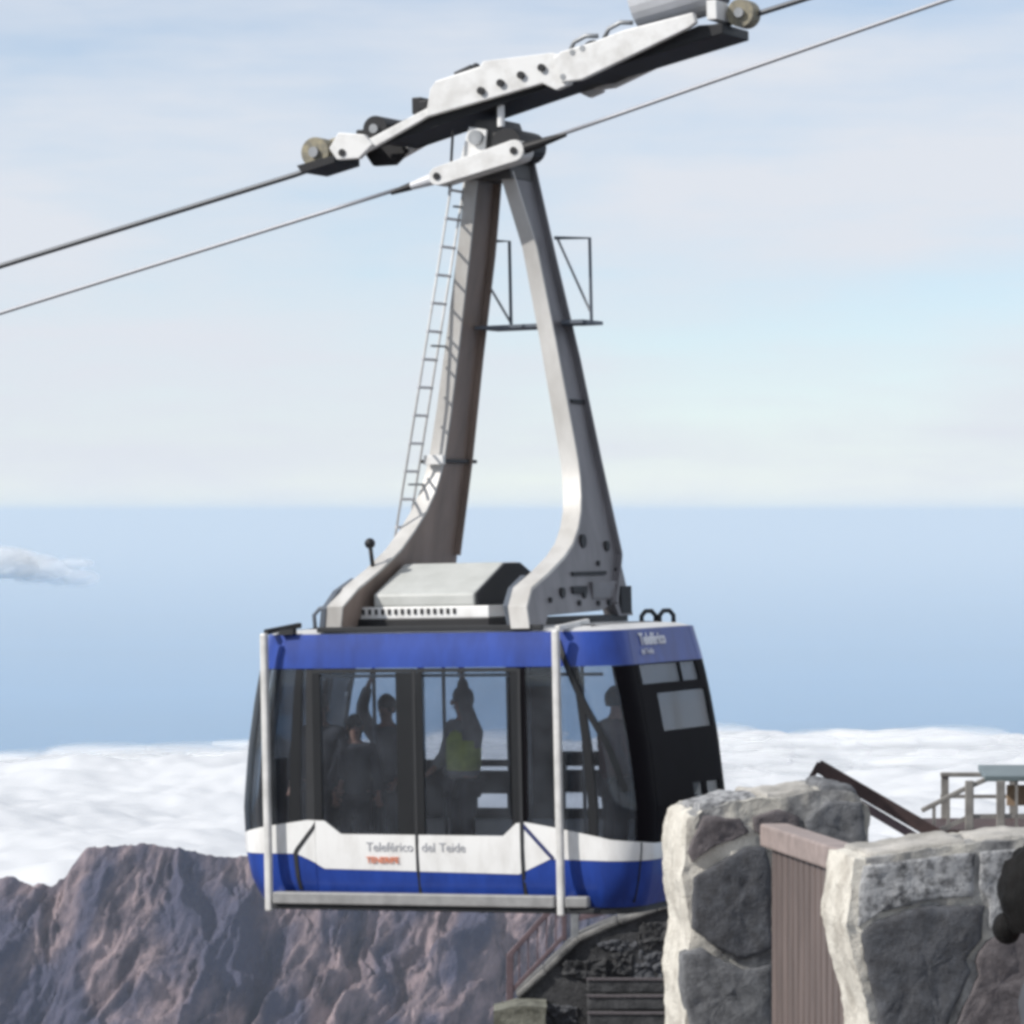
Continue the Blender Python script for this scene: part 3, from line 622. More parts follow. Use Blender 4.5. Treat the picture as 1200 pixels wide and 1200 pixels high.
MB().prism([(-1.28, 7.24), (-.62, 7.43), (-.62, 7.37), (-1.26, 7.17)], lambda u, w: (u, .4, w), lambda u, w: (u, .7, w)).build('damper_arm', 'steel', cg)
MB().box((-.70, .4, 7.47), (.10, .2, .16)).box((-.58, .25, 7.46), (.09, .12, .09)).box((-1.35, .6, 7.28), (.2, .15, .05)).build('brake_valve', 'steel', cg, bevel=.012)
MB().tube([(-.33, .4, 7.74), (-.16, .4, 7.80)], .035, 10).ball((-.12, .4, 7.80), .045, 10, 7).build('hydraulic_valve', 'seal', cg)
for u, w in ((.06, 7.545), (.26, 7.605), (.47, 7.665), (.68, 7.72), (-1.39, 7.05), (.9, 7.62), (1.0, 7.84), (1.1, 7.87)):
    MB().tube([(u, .085, w), (u, .14, w)], .036 if u < .9 else .028, 12).build('plate_bolt', 'steel' if u < .9 else 'galv', cg)
for c_, w_, s_ in (((1.05), 7.90, 1), (1.40, 8.0, 1)):
    MB().tube([(c_ - .17, .3, w_ - .03), (c_ - .12, .3, w_ + .06), (c_, .3, w_ + .11), (c_ + .12, .3, w_ + .10)], .022, 8).build('lifting_loop', 'galv', cg, smooth=True)
ax = Vector((1, 0, .2)).normalized(); mc = Vector((1.86, .5, 8.37))
MB().tube([mc - ax * .36, mc - ax * .33, mc + ax * .33, mc + ax * .36], .29, 28).build('motor_housing', 'grey', cg)
MB().tube([mc + ax * .36, mc + ax * .46], .24, 24).build('motor_cap', 'steel', cg)
MB().box((2.34, .35, 8.15), (.10, .3, .18)).build('motor_bracket', 'carr', cg, bevel=.01)
# lettering on the doors and on the roof band
def on_front(u, w): return Matrix.Translation((u, -1.1965, w)) @ Matrix.Rotation(R(90), 4, 'X')
text('lettering', 'Teleférico', .115, 'textg', car, on_front(-.655, .555)); text('lettering', 'del', .115, 'textg', car, on_front(-.10, .555)); text('lettering', 'Teide', .115, 'textg', car, on_front(.075, .555))
text('logo_lettering', 'TENERIFE', .078, 'texto', car, on_front(-.655, .447), bold=.0012)
q0, q1 = shell(e(-.6), 2.36, .006), shell(e(.3), 2.36, .006); ztop = (shell(e(0), 2.47, .006) - shell(e(0), 2.33, .006)).normalized()
xd = (q1 - q0).normalized(); zd = xd.cross(ztop).normalized()
mt_ = Matrix.Translation(shell(e(-.58), 2.385, .012)) @ Matrix((xd, ztop, zd)).transposed().to_4x4()
text('lettering', 'Teleférico', .15, 'textw', car, mt_, .004, bold=.004)
mt_ = Matrix.Translation(shell(e(-.58), 2.30, .012)) @ Matrix((xd, ztop, zd)).transposed().to_4x4()
text('lettering', 'del Teide', .075, 'textw', car, mt_, .004)

# ------------------------------------------------------------------ ropes
def rope(name, pts, r, m, label):
    P = [Vector(p) for p in pts]; full = []
    for a, b in zip(P, P[1:]):
        for k in range(6): full.append(a.lerp(b, k / 6))
    full.append(P[-1]); o = MB().tube(full, r, 10).build(name, m, smooth=True); return tag(o, label, 'rope')
def ext(p, q, d): p = Vector(p); q = Vector(q); return q + (q - p).normalized() * d
t0, t1, t2, t3 = (-5.085, 42.373, 2.44), (-2.093, 41.042, 3.242), (2.115, 39.168, 4.528), (2.685, 38.914, 4.685)
rope('track_rope', [ext(t1, t0, 60), t0, t1, t2, t3, ext(t2, t3, 400)], .026, 'rope', 'thick dark steel track rope that the white carriage rolls on')
h0, h1, h2, h3 = (-5.026, 41.876, 1.951), (-1.083, 40.121, 3.033), (.395, 39.463, 3.473), (3.904, 37.901, 4.564)
rope('haul_rope', [ext(h1, h0, 60), h0, h1], .019, 'haul', 'thin grey haul rope running down from the left end of the clamp bar')
rope('haul_rope', [h2, h3, ext(h2, h3, 400)], .019, 'haul', 'thin grey haul rope rising to the right from the clamp bar')

# ------------------------------------------------------------------ people
def skin_mesh(name, nodes, edges, m, parent, root=0, sub=1):
    me = bpy.data.meshes.new(name); me.from_pydata([n[:3] for n in nodes], edges, [])
    o = bpy.data.objects.new(name, me); COL.objects.link(o)
    sk = o.modifiers.new('skin', 'SKIN'); sk.use_smooth_shade = True
    lay = me.skin_vertices[0] if me.skin_vertices else None
    if lay is None:
        bm = bmesh.new(); bm.from_mesh(me); bm.verts.layers.skin.verify(); bm.to_mesh(me); bm.free(); lay = me.skin_vertices[0]
    for i, n in enumerate(nodes): lay.data[i].radius = (n[3], n[4] if len(n) > 4 else n[3]); lay.data[i].use_root = (i == root)
    sb = o.modifiers.new('sub', 'SUBSURF'); sb.levels = sub; sb.render_levels = sub
    bpy.context.view_layer.update()
    nm = bpy.data.meshes.new_from_object(o.evaluated_get(bpy.context.evaluated_depsgraph_get()))
    bpy.data.objects.remove(o); nm.name = name; nm.materials.clear(); nm.materials.append(M[m])
    for p in nm.polygons: p.use_smooth = True
    q = bpy.data.objects.new(name, nm); COL.objects.link(q); q.parent = parent; return q
def hand(nodes, edges, wi, w, d, side, out):
    """palm and five curled fingers at wrist index wi; d points along the hand, out to the thumb side"""
    d = d.normalized(); out = (out - d * out.dot(d)).normalized(); dn = d.cross(out) * side
    pc = w + d * .05; nodes.append((*pc, .030, .018)); pi = len(nodes) - 1; edges.append((wi, pi))
    kn = w + d * .085; nodes.append((*kn, .030, .015)); ki = len(nodes) - 1; edges.append((pi, ki))
    for k, ln in enumerate((.068, .076, .070, .055)):
        b = kn + out * (.027 - .018 * k)
        p1 = b + d * ln * .5 + dn * .008; p2 = b + d * ln * .85 + dn * .034
        i = len(nodes); nodes.extend([(*(b + d * .012), .0095), (*p1, .009), (*p2, .0078)]); edges.extend([(ki, i), (i, i + 1), (i + 1, i + 2)])
    t1 = w + d * .045 + out * .042; t2 = t1 + d * .04 + out * .012
    i = len(nodes); nodes.extend([(*t1, .012), (*t2, .0095)]); edges.extend([(pi, i), (i, i + 1)])
def person(loc, rz, H, arms, coat, hair, label, vest=None, turn=0.0, long_hair=False, group=None, bun=False, thick=1.0):
    p = empty('person', loc, (0, 0, rz)); tag(p, label, 'person', group)
    k = H / 1.75; V = lambda x, y, z: Vector((x * k, y * k, z * k))
    N = []; E = []
    def n(v, r, r2=None): N.append((v.x, v.y, v.z, r * k, (r2 or r) * k)); return len(N) - 1
    pel = n(V(0, 0, .96), .15, .11); wai = n(V(0, .0, 1.10), .135, .10); che = n(V(0, -.005, 1.28), .16, .115); nb = n(V(0, -.01, 1.43), .085, .075); nk = n(V(0, .005, 1.51), .052)
    E += [(pel, wai), (wai, che), (che, nb), (nb, nk)]
    h0 = n(V(0, .025, 1.575), .066, .075); h1 = n(V(0, .022, 1.655), .076, .093); h2 = n(V(0, .008, 1.72), .055, .065); E += [(nk, h0), (h0, h1), (h1, h2)]
    for s in (-1, 1):
        hp = n(V(.09 * s, 0, .90), .095); kn = n(V(.10 * s, .015, .50), .058); cf = n(V(.10 * s, -.015, .34), .056); an = n(V(.10 * s, -.02, .09), .038); ft = n(V(.11 * s, .10, .035), .038, .03); to = n(V(.115 * s, .17, .03), .03, .022)
        E += [(pel, hp), (hp, kn), (kn, cf), (cf, an), (an, ft), (ft, to)]
    sleeves = []
    for s, (eb, wr) in zip((-1, 1), arms):
        sh = V(.185 * s, 0, 1.40); e_ = V(*eb); w_ = V(*wr)
        si = n(sh, .056); ei = n(e_, .043); fi = n(e_.lerp(w_, .35), .041); wi = n(w_, .027)
        E += [(nb, si), (si, ei), (ei, fi), (fi, wi)]
        up = (w_ - e_).normalized(); outv = Vector((-s, 0.3, 0)) if abs(up.z) > .5 else Vector((0, 0, 1))
        hn = []; hand(N, E, wi, w_, up * 1.0, s, outv); sleeves.append((sh, e_, w_))
    body = skin_mesh('body', N, E, 'skin', p)
    # face: nose, brow, eyes, mouth, ears joined to one feature set on the head
    hc = V(0, .022, 1.64)
    MB().ball(hc + V(0, .098, -.012), (.014 * k, .022 * k, .024 * k), 10, 8).build('nose', 'skin', p, smooth=True)
    for s in (-1, 1):
        MB().ball(hc + V(.031 * s, .083, .012), (.014 * k, .010 * k, .009 * k), 10, 7).build('eye', 'seal', p, smooth=True)
        MB().ball(hc + V(.080 * s, -.005, -.005), (.012 * k, .022 * k, .033 * k), 10, 8).build('ear', 'skin', p, smooth=True)
    MB().ball(hc + V(0, .084, -.058), (.026 * k, .012 * k, .007 * k), 10, 6).build('mouth', 'coatr', p, smooth=True)
    # hair cap with an uneven surface
    hm = MB(); nn, mm = 28, 18; vs = []
    def hp_(u, v):
        th = 2 * math.pi * u; ph = math.pi * (v * .68)
        d = Vector((math.sin(ph) * math.sin(th), math.sin(ph) * math.cos(th), math.cos(ph)))
        r = 1 + .10 * noise.noise(Vector((d.x * 6, d.y * 6, d.z * 2.5 + loc[0] * 3)))
        front = max(0, d.y) * max(0, -d.z + .45)
        drop = (.10 if long_hair else .0) * max(0, v - .6) * (1 if d.y < .3 else 0)
        return hc + Vector((d.x * .090, d.y * .112 - .014, d.z * .125 + .018 - drop)) * (k * r * thick * (1 - .30 * min(1, front * 1.6)))
    hm.grid(hp_, nn, mm)
    if long_hair: hm.ball(hc + V(0, -.07, -.09), (.085 * k, .055 * k, .15 * k), 16, 10)
    if bun: hm.ball(hc + V(-.05, -.145, -.05), (.045 * k, .04 * k, .045 * k), 12, 9)
    hm.build('hair', hair, p, smooth=True)
    # coat over the torso and arms, trousers and shoes over the legs
    N = []; E = []
    a0 = n(V(0, 0, .84), .205, .16); a1 = n(V(0, 0, 1.08), .19, .15); a2 = n(V(0, -.005, 1.28), .205, .155); a3 = n(V(0, -.008, 1.42), .115, .10); a4 = n(V(0, 0, 1.475), .068, .066)
    E += [(a0, a1), (a1, a2), (a2, a3), (a3, a4)]
    for sh, e_, w_ in sleeves:
        i = n(sh / 1, .082); j = n(e_, .072); l_ = n(e_.lerp(w_, .4), .066); q = n(e_.lerp(w_, .93), .050)
        E += [(a3, i), (i, j), (j, l_), (l_, q)]
    skin_mesh('coat', N, E, coat, p)
    if vest:
        N = []; E = []
        b0 = n(V(0, 0, .92), .215, .17); b1 = n(V(0, 0, 1.10), .205, .165); b2 = n(V(0, -.004, 1.29), .22, .17); b3 = n(V(0, -.006, 1.41), .17, .135); E += [(b0, b1), (b1, b2), (b2, b3)]
        skin_mesh('vest', N, E, vest, p)
    N = []; E = []; c0 = n(V(0, 0, .93), .16, .125)
    for s in (-1, 1):
        i = n(V(.09 * s, 0, .86), .105); j = n(V(.10 * s, .015, .50), .076); q = n(V(.10 * s, -.02, .10), .062); E += [(c0, i), (i, j), (j, q)]
    skin_mesh('trousers', N, E, 'trouser', p)
    for s in (-1, 1):
        MB().ball(V(.107 * s, .055, .045), (.048 * k, .135 * k, .05 * k), 14, 9).build('shoe', 'shoe', p, smooth=True)
    return p
def in_car(u, v, w=.245): return CAR_LOC + CAR_ROT @ Vector((u, v, w))
DOWN = [((-.25, .03, 1.12), (-.24, .16, .92)), ((.25, .03, 1.12), (.24, .16, .92))]
UPR = [((-.25, .03, 1.12), (-.22, .18, .94)), ((.23, .12, 1.62), (.15, .10, 1.88))]
UPL = [((-.23, .12, 1.62), (-.15, .10, 1.88)), ((.25, .05, 1.12), (.20, .22, 1.0))]
PG = 'passengers inside the cable car cabin'
person(in_car(-1.05, .05), R(150), 1.66, UPR, 'coatg', 'hairb', 'tall passenger in a grey coat holding the overhead rail behind the left door glass', group=PG)
person(in_car(-1.12, -.5), R(190), 1.50, DOWN, 'coat', 'hair', 'short dark haired passenger in a dark coat standing behind the left door glass', long_hair=True, group=PG)
person(in_car(-.10, -.30), R(120), 1.74, UPL, 'coatg', 'coatg', 'passenger in a yellow green vest with one arm raised behind the right door glass', vest='green', group=PG)
person(in_car(-1.42, -.62), R(170), 1.70, DOWN, 'coat', 'hairb', 'dark clothed passenger behind the leftmost front window beside the left post', group=PG)
person(in_car(1.25, .1), R(-60), 1.72, DOWN, 'coatr', 'hair', 'passenger in a maroon coat at the right end window of the cabin', group=PG)
fp = person((1.715, 11.45, -2.65), R(-85), 1.73, DOWN, 'coat', 'hair', 'dark haired person cut off by the right edge in front of the stone wall', bun=True, thick=1.25)
fp.rotation_euler = (Matrix.Rotation(R(-9.5), 3, 'Y') @ Matrix.Rotation(R(-85), 3, 'Z')).to_euler()

# ------------------------------------------------------------------ stone walls in the foreground
class Plane:
    """wall frame: a along the wall, d outwards towards the viewer side, z up"""
    def __init__(s, p, deg): s.p = Vector((p[0], p[1], 0)); q = R(deg); s.d = Vector((math.cos(q), math.sin(q), 0)); s.n = Vector((math.sin(q), -math.cos(q), 0))
    def at(s, a, d, z): return s.p + s.d * a + s.n * d + Vector((0, 0, z))
def stone(fr, poly, m, parent, th=.03, back=.06, seed=0, rough=.010, label=None):
    """one field stone: an irregular slab with a rounded, uneven face"""
    cx = sum(p[0] for p in poly) / len(poly); cz = sum(p[1] for p in poly) / len(poly)
    fine = []
    n0 = len(poly)
    for i in range(n0):
        a, b = poly[i], poly[(i + 1) % n0]; L = math.hypot(b[0] - a[0], b[1] - a[1]); m_ = max(2, int(L / .022))
        for k in range(m_):
            t = k / m_; x, z = a[0] + (b[0] - a[0]) * t, a[1] + (b[1] - a[1]) * t
            j = rough * .6; fine.append((x + j * noise.noise(Vector((x * 28, z * 28, seed))), z + j * noise.noise(Vector((x * 28, z * 28, seed + 9)))))
    n = len(fine); vs = []; rings = [(1.0, -back), (1.0, th * .45), (.965, th * .85), (.9, th), (.76, th), (.62, th), (.48, th), (.34, th), (.2, th), (.08, th)]
    for s_, d in rings:
        for x, z in fine:
            X, Z = cx + (x - cx) * s_, cz + (z - cz) * s_
            e_ = rough * (noise.fractal(Vector((X * 14, Z * 14, seed * 1.7)), .8, 2.1, 4)) if d > 0 else 0
            vs.append(fr.at(X, d + e_, Z))
    vs.append(fr.at(cx, th, cz)); fs = []
    for j in range(len(rings) - 1):
        for i in range(n): fs.append((j * n + i, j * n + (i + 1) % n, (j + 1) * n + (i + 1) % n, (j + 1) * n + i))
    L = len(vs) - 1; fs += [(L - n + i, L - n + (i + 1) % n, L) for i in range(n)]
    o = MB().add(vs, fs).build('stone', m, parent, smooth=True)
    if label: o['label'] = label
    return smooth_angle(o, 60)
def core(fr, L, th, top, base, parent, wav, seed, m='mortar', pale=None):
    """rough mortar body: front, top, ends and back, wavy like hand-laid work"""
    b = MB(); na, nz, nt_ = int(L / .016), int((max(t[1] for t in top) - base) / .016), max(3, int(th / .016))
    def jit(p, k=.010):
        q = p * 11; return p + Vector((noise.fractal(q + Vector((seed, 0, 0)), .75, 2.2, 6), noise.fractal(q + Vector((0, seed + 5, 0)), .75, 2.2, 6), noise.fractal(q + Vector((0, 0, seed + 11)), .75, 2.2, 6))) * k
    def x0(z): return lerp(wav, z)
    T = lambda a: lerp(top, a)
    def fr_(u, v, d):
        z = base + v * (T(u * L) - base); a = x0(z) + u * (L - x0(z)); return jit(fr.at(a, d, z))
    b.grid(lambda u, v: fr_(u, v, 0), na, nz); b.grid(lambda u, v: fr_(1 - u, v, -th), na, nz)
    b.grid(lambda u, v: (lambda z: jit(fr.at(x0(z), -th * (1 - u), z)))(base + v * (T(0) - base)), nt_, nz)
    b.grid(lambda u, v: (lambda z: jit(fr.at(L, -th * u, z)))(base + v * (T(L) - base)), nt_, nz)
    b.grid(lambda u, v: jit(fr.at(x0(T(0)) + u * (L - x0(T(0))), -th * v, T(u * L))), na, nt_)
    bm_o = b.build('mortar_core', m, parent, smooth=True)
    bm = bmesh.new(); bm.from_mesh(bm_o.data); bmesh.ops.remove_doubles(bm, verts=bm.verts, dist=.002); bmesh.ops.recalc_face_normals(bm, faces=bm.faces); bm.to_mesh(bm_o.data); bm.free()
    bm_o.data.materials.append(M['cement'])      # grey pointing on long faces and top; sunlight painted into the paler end mortar
    for p_ in bm_o.data.polygons:
        pd = (p_.center - fr.at(0, 0, 0)).dot(fr.d)
        if abs(p_.normal.dot(fr.d)) < .62 and pd > .045 + .03 * noise.noise(p_.center * 14): p_.material_index = 0 if pale and pd < pale[0] and pale[1] < p_.center.z - .35 * pd < pale[2] and p_.normal.dot(fr.n) > .3 else 1
    smooth_angle(bm_o, 70); return bm_o
FL = Plane((.601, 14.8), 8)
wl = tag(empty('stone_wall', (.601, 14.8, -2.65)), 'dark rubble stone wall with a pale mortared end, left of the brown gate', 'wall')
def under(w):            # parent keeping world placement
    h = empty('w'); return h
def place(o, root):
    o.parent = root; o.matrix_parent_inverse = Matrix.Translation(root.location).inverted(); return o
class Root:              # builds straight in world space, then hangs on the thing
    def __init__(s, r): s.r = r
def adopt(root, objs):
    for o in objs: place(o, root)
TOPL = [(0, -1.062), (.05, -1.035), (.15, -1.012), (.29, -.995), (.44, -.978), (.52, -.962), (.60, -.975), (.65, -1.03)]
WAVL = [(-2.65, .0), (-1.8, .005), (-1.62, -.006), (-1.45, .018), (-1.36, .006), (-1.28, -.008), (-1.2, -.004), (-1.1, .004), (-1.05, .012)]
parts = [core(FL, .655, .42, TOPL, -2.7, None, WAVL, 1, pale=(.25, -1.36, -1.16))]
LS = [([(.006, -1.178), (.062, -1.052), (.193, -1.065), (.223, -1.112), (.193, -1.13), (.096, -1.161), (.018, -1.215)], 'basaltp'),
      ([(.027, -1.268), (.208, -1.163), (.277, -1.160), (.304, -1.247), (.304, -1.52), (.208, -1.555), (.117, -1.520), (.021, -1.445)], 'basalt'),
      ([(-.012, -1.53), (.057, -1.51), (.117, -1.552), (.208, -1.588), (.304, -1.575), (.304, -1.78), (.304, -1.96), (.036, -1.955), (.012, -1.776), (-.015, -1.628)], 'basaltl'),
      ([(.42, -1.076), (.495, -1.004), (.622, -1.012), (.642, -1.161), (.55, -1.17), (.43, -1.15)], 'basaltl'),
      ([(.24, -1.06), (.33, -1.03), (.40, -1.06), (.41, -1.15), (.30, -1.14), (.24, -1.11)], 'basaltp'),
      ([(.33, -1.19), (.62, -1.20), (.63, -1.50), (.34, -1.5)], 'basalt'),
      ([(.33, -1.53), (.63, -1.53), (.63, -1.95), (.33, -1.95)], 'basaltl'),
      ([(0, -2.0), (.30, -1.99), (.30, -2.3), (.01, -2.3)], 'basalt'), ([(.33, -2.0), (.62, -1.99), (.62, -2.32), (.33, -2.3)], 'basaltp'), ([(.02, -2.33), (.6, -2.35), (.62, -2.64), (.01, -2.64)], 'basaltl')]
for i, (pl_, m) in enumerate(LS): parts.append(stone(FL, pl_, m, None, th=.020, seed=i + 1))
# flat cap stones of the left wall
class Top:
    def __init__(s, fr, top): s.fr = fr; s.top = top
    def at(s, a, d, b): return s.fr.at(a, b, lerp(s.top, a) + d)
TL = Top(FL, TOPL)
for i, (pl_, m) in enumerate([([(.06, -.03), (.25, -.02), (.27, -.2), (.2, -.36), (.05, -.34)], 'lichen'), ([(.29, -.02), (.46, -.03), (.48, -.36), (.25, -.38), (.29, -.2)], 'coping'), ([(.49, -.03), (.62, -.04), (.63, -.38), (.5, -.36)], 'basaltl')]):
    parts.append(stone(TL, pl_, m, None, th=.016, back=.05, seed=20 + i))
adopt(wl, parts)
FR = Plane((1.0156, 12.6), 8)
wr = tag(empty('stone_wall', (1.0156, 12.6, -2.65)), 'mottled rubble stone wall with a bright mortared end, right of the brown gate', 'wall')
TOPR = [(0, -1.022), (.147, -1.006), (.276, -.99), (.406, -.98), (.51, -.972), (1.6, -.93)]
WAVR = [(-2.65, .05), (-1.6, .05), (-1.45, .035), (-1.34, -.0), (-1.22, -.03), (-1.1, -.015), (-1.02, -.0)]
parts = [core(FR, 1.6, .36, TOPR, -2.7, None, WAVR, 31)]
RSN = [([(.012, -1.245), (.062, -1.205), (.173, -1.172), (.23, -1.165), (.388, -1.167), (.38, -1.263), (.331, -1.328), (.346, -1.366), (.312, -1.436), (.274, -1.517), (.263, -1.617), (.075, -1.614), (.06, -1.455), (.03, -1.343)], 'basalt'),
       ([(.395, -1.268), (.51, -1.237), (.64, -1.218), (.666, -1.625), (.287, -1.618), (.292, -1.532), (.333, -1.442), (.37, -1.371), (.359, -1.328)], 'basaltp'),
       ([(.025, -1.046), (.147, -1.03), (.276, -1.016), (.36, -1.008), (.355, -1.14), (.224, -1.147), (.07, -1.185), (.005, -1.222), (.012, -1.109)], 'lichen'),
       ([(.375, -1.006), (.51, -1.0), (.66, -.99), (.65, -1.19), (.50, -1.21), (.402, -1.235), (.40, -1.15), (.372, -1.12)], 'lichen'),
       ([(.69, -.99), (1.1, -.97), (1.12, -1.25), (.7, -1.3)], 'basalt'), ([(1.14, -.97), (1.55, -.95), (1.55, -1.3), (1.14, -1.27)], 'basaltl'),
       ([(.69, -1.34), (1.1, -1.3), (1.12, -1.75), (.7, -1.8)], 'basaltl'), ([(1.14, -1.32), (1.55, -1.34), (1.55, -1.8), (1.14, -1.8)], 'basaltp'),
       ([(.09, -1.66), (.6, -1.66), (.63, -2.05), (.08, -2.1)], 'basaltl'), ([(.66, -1.84), (1.55, -1.84), (1.55, -2.2), (.66, -2.2)], 'basalt'), ([(.08, -2.15), (.6, -2.1), (.6, -2.62), (.08, -2.62)], 'basalt'), ([(.66, -2.24), (1.55, -2.24), (1.55, -2.62), (.66, -2.62)], 'basaltp')]
for i, (pl_, m) in enumerate(RSN): parts.append(stone(FR, pl_, m, None, th=.018 if m != 'lichen' else .013, seed=50 + i, rough=.010 if m != 'lichen' else .008))
TR = Top(FR, TOPR)
for i, (pl_, m) in enumerate([([(.05, -.03), (.33, -.02), (.35, -.33), (.04, -.33)], 'coping'), ([(.37, -.02), (.74, -.03), (.72, -.33), (.39, -.33)], 'coping'), ([(.77, -.03), (1.15, -.02), (1.15, -.33), (.75, -.33)], 'lichen')]):
    parts.append(stone(TR, pl_, m, None, th=.012, back=.05, seed=80 + i))
adopt(wr, parts)
# brown slatted gate leaf standing between the two walls
ga, gb = Vector((.902, 14.58, 0)), Vector((1.135, 13.18, 0))
gd = (gb - ga); gl_ = gd.length; gd.normalize(); gn = Vector((gd.y, -gd.x, 0)) * -1
if gn.x > 0: gn = -gn
gt = tag(empty('gate', (ga.x, ga.y, -2.65)), 'brown slatted metal gate with a pale top rail between the stone walls', 'gate')
parts = [MB().bar(ga + Vector((0, 0, -1.105)) - gd * .03, gb + Vector((0, 0, -1.105)), .10, .078).build('top_rail', 'brownl', None, bevel=.008),
         MB().bar(ga + Vector((0, 0, -2.5)), gb + Vector((0, 0, -2.5)), .05, .06).build('bottom_rail', 'brown', None, bevel=.006)]
ns = 17
sm_ = None
for k in range(ns):
    p = ga + gd * (.03 + (gl_ - .06) * (k + .5) / ns)
    wv = (gl_ - .06) / ns - .016
    parts.append(MB().bar(p + Vector((0, 0, -2.47)) + gn * .012, p + Vector((0, 0, -1.146)) + gn * .012, wv, .024, gn).build('slat', 'brown', None, bevel=.006))
parts.append(MB().bar(ga + Vector((0, 0, -2.47)) - gn * .018, ga + Vector((0, 0, -1.146)) - gn * .018, .03, .03, gn).build('gate_post', 'brown', None))
parts.append(MB().bar(ga + gd * .03 + Vector((0, 0, -1.80)) - gn * .016, gb + Vector((0, 0, -1.80)) - gn * .016, .026, 1.28).build('back_sheet', 'brownd', None))
adopt(gt, parts)

# ------------------------------------------------------------------ brown stair rail and lookout deck behind the right wall
sr = tag(empty('stair_rail', (3.4, 40, -4.2)), 'dark brown timber stair rail sloping down to the right behind the stone walls', 'railing')
P = lambda x, z, y=40.0: Vector((x, y, z))
parts = [MB().bar(P(2.87, -2.38), P(4.2, -3.15), .14, .125).build('handrail', 'brownd', None, bevel=.012),
         MB().bar(P(3.20, -2.70), P(4.06, -3.21), .08, .08).build('lower_rail', 'railp', None, bevel=.01),
         MB().bar(P(2.885, -2.35), P(2.68, -2.72), .06, .05).build('brace', 'brownd', None, bevel=.01),
         MB().bar(P(2.86, -4.3), P(2.86, -2.42), .08, .08).build('post', 'galv', None, bevel=.01),
         MB().bar(P(4.1, -4.3), P(4.1, -3.12), .08, .08).build('post', 'brownd', None, bevel=.01),
         MB().prism([(2.92, -2.48), (3.24, -2.66), (3.24, -2.95), (2.92, -2.95)], lambda x, z: (x, 40.02, z), lambda x, z: (x, 40.05, z)).build('infill_panel', 'deckgrey', None)]
adopt(sr, parts)
lk = tag(empty('lookout_deck', (5.4, 45.5, -4.5)), 'small grey timber lookout deck with guard rails beyond the right wall', 'deck')
Q = lambda x, z, y=45.0: Vector((x, y, z))
parts = [MB().box((6.0, 45.9, -3.43), (3.1, 1.9, .14)).build('deck_floor', 'brownd', None, bevel=.01),
         MB().bar(Q(4.32, -3.15), Q(4.77, -2.92), .06, .05).build('guard_rail', 'deckgrey', None, bevel=.01), MB().bar(Q(4.77, -2.92), Q(5.02, -2.81), .06, .05).build('guard_rail', 'deckgrey', None, bevel=.01),
         MB().bar(Q(5.02, -2.81), Q(7.4, -2.81), .06, .05).build('guard_rail', 'deckgrey', None, bevel=.01),
         MB().bar(Q(4.5, -3.36), Q(4.83, -3.21), .05, .045).build('mid_rail', 'deckgrey', None), MB().bar(Q(4.83, -3.21), Q(7.4, -3.19), .05, .045).build('mid_rail', 'deckgrey', None)]
for x in (4.82, 5.15, 6.2, 7.3): parts.append(MB().bar(Q(x, -3.55, 44.97), Q(x, -2.83, 44.97), .09, .06, (0, 1, 0)).build('post', 'deckgrey', None, bevel=.01))
parts.append(MB().bar(Q(4.37, -3.50), Q(4.6, -3.43), .1, .12).build('floor_beam', 'brownd', None)); parts.append(MB().bar(Q(4.6, -3.43, 44.93), Q(7.5, -3.36, 44.93), .08, .16).build('floor_beam', 'brownd', None))
for x, zt in ((4.45, -3.09), (4.6, -3.02)): parts.append(MB().bar(Q(x, -3.45, 44.99), Q(x, zt, 44.99), .035, .035, (0, 1, 0)).build('baluster', 'deckgrey', None))
for k in range(12): parts.append(MB().bar(Q(5.32 + k * .165, -3.36, 44.99), Q(5.32 + k * .165, -2.84, 44.99), .03, .03, (0, 1, 0)).build('baluster', 'deckgrey', None))
parts.append(MB().bar(Q(4.7, -2.88, 46.8), Q(7.4, -2.88, 46.8), .06, .05).build('guard_rail', 'deckgrey', None, bevel=.01)); parts.append(MB().bar(Q(4.7, -3.12, 46.8), Q(7.4, -3.12, 46.8), .05, .04).build('mid_rail', 'deckgrey', None))
for x in (4.75, 5.5, 6.4, 7.3): parts.append(MB().bar(Q(x, -3.5, 46.82), Q(x, -2.87, 46.82), .08, .06, (0, 1, 0)).build('post', 'deckgrey', None))
for x in (5.0, 7.0): parts.append(MB().bar(Q(x, -8.5, 45.8), Q(x, -3.5, 45.8), .2, .2).build('support', 'brownd', None))
adopt(lk, parts)
ib = tag(empty('information_board', (5.55, 45.3, -3.36)), 'low slanted tan information board in a teal frame on the lookout deck', 'sign')
parts = [MB().prism([(44.95, -2.78), (45.6, -2.70), (45.6, -2.76), (44.95, -2.84)], lambda y, z: (4.98, y, z), lambda y, z: (6.6, y, z)).build('board_frame', 'teal', None, bevel=.01),
         MB().box((5.75, 45.5, -3.02), (.95, .05, .22)).build('board_panel', 'boardtan', None), MB().bar(Q(5.2, -3.36, 45.4), Q(5.2, -2.78, 45.4), .05, .05).build('board_leg', 'galv', None), MB().bar(Q(6.4, -3.36, 45.4), Q(6.4, -2.78, 45.4), .05, .05).build('board_leg', 'galv', None)]
adopt(ib, parts)

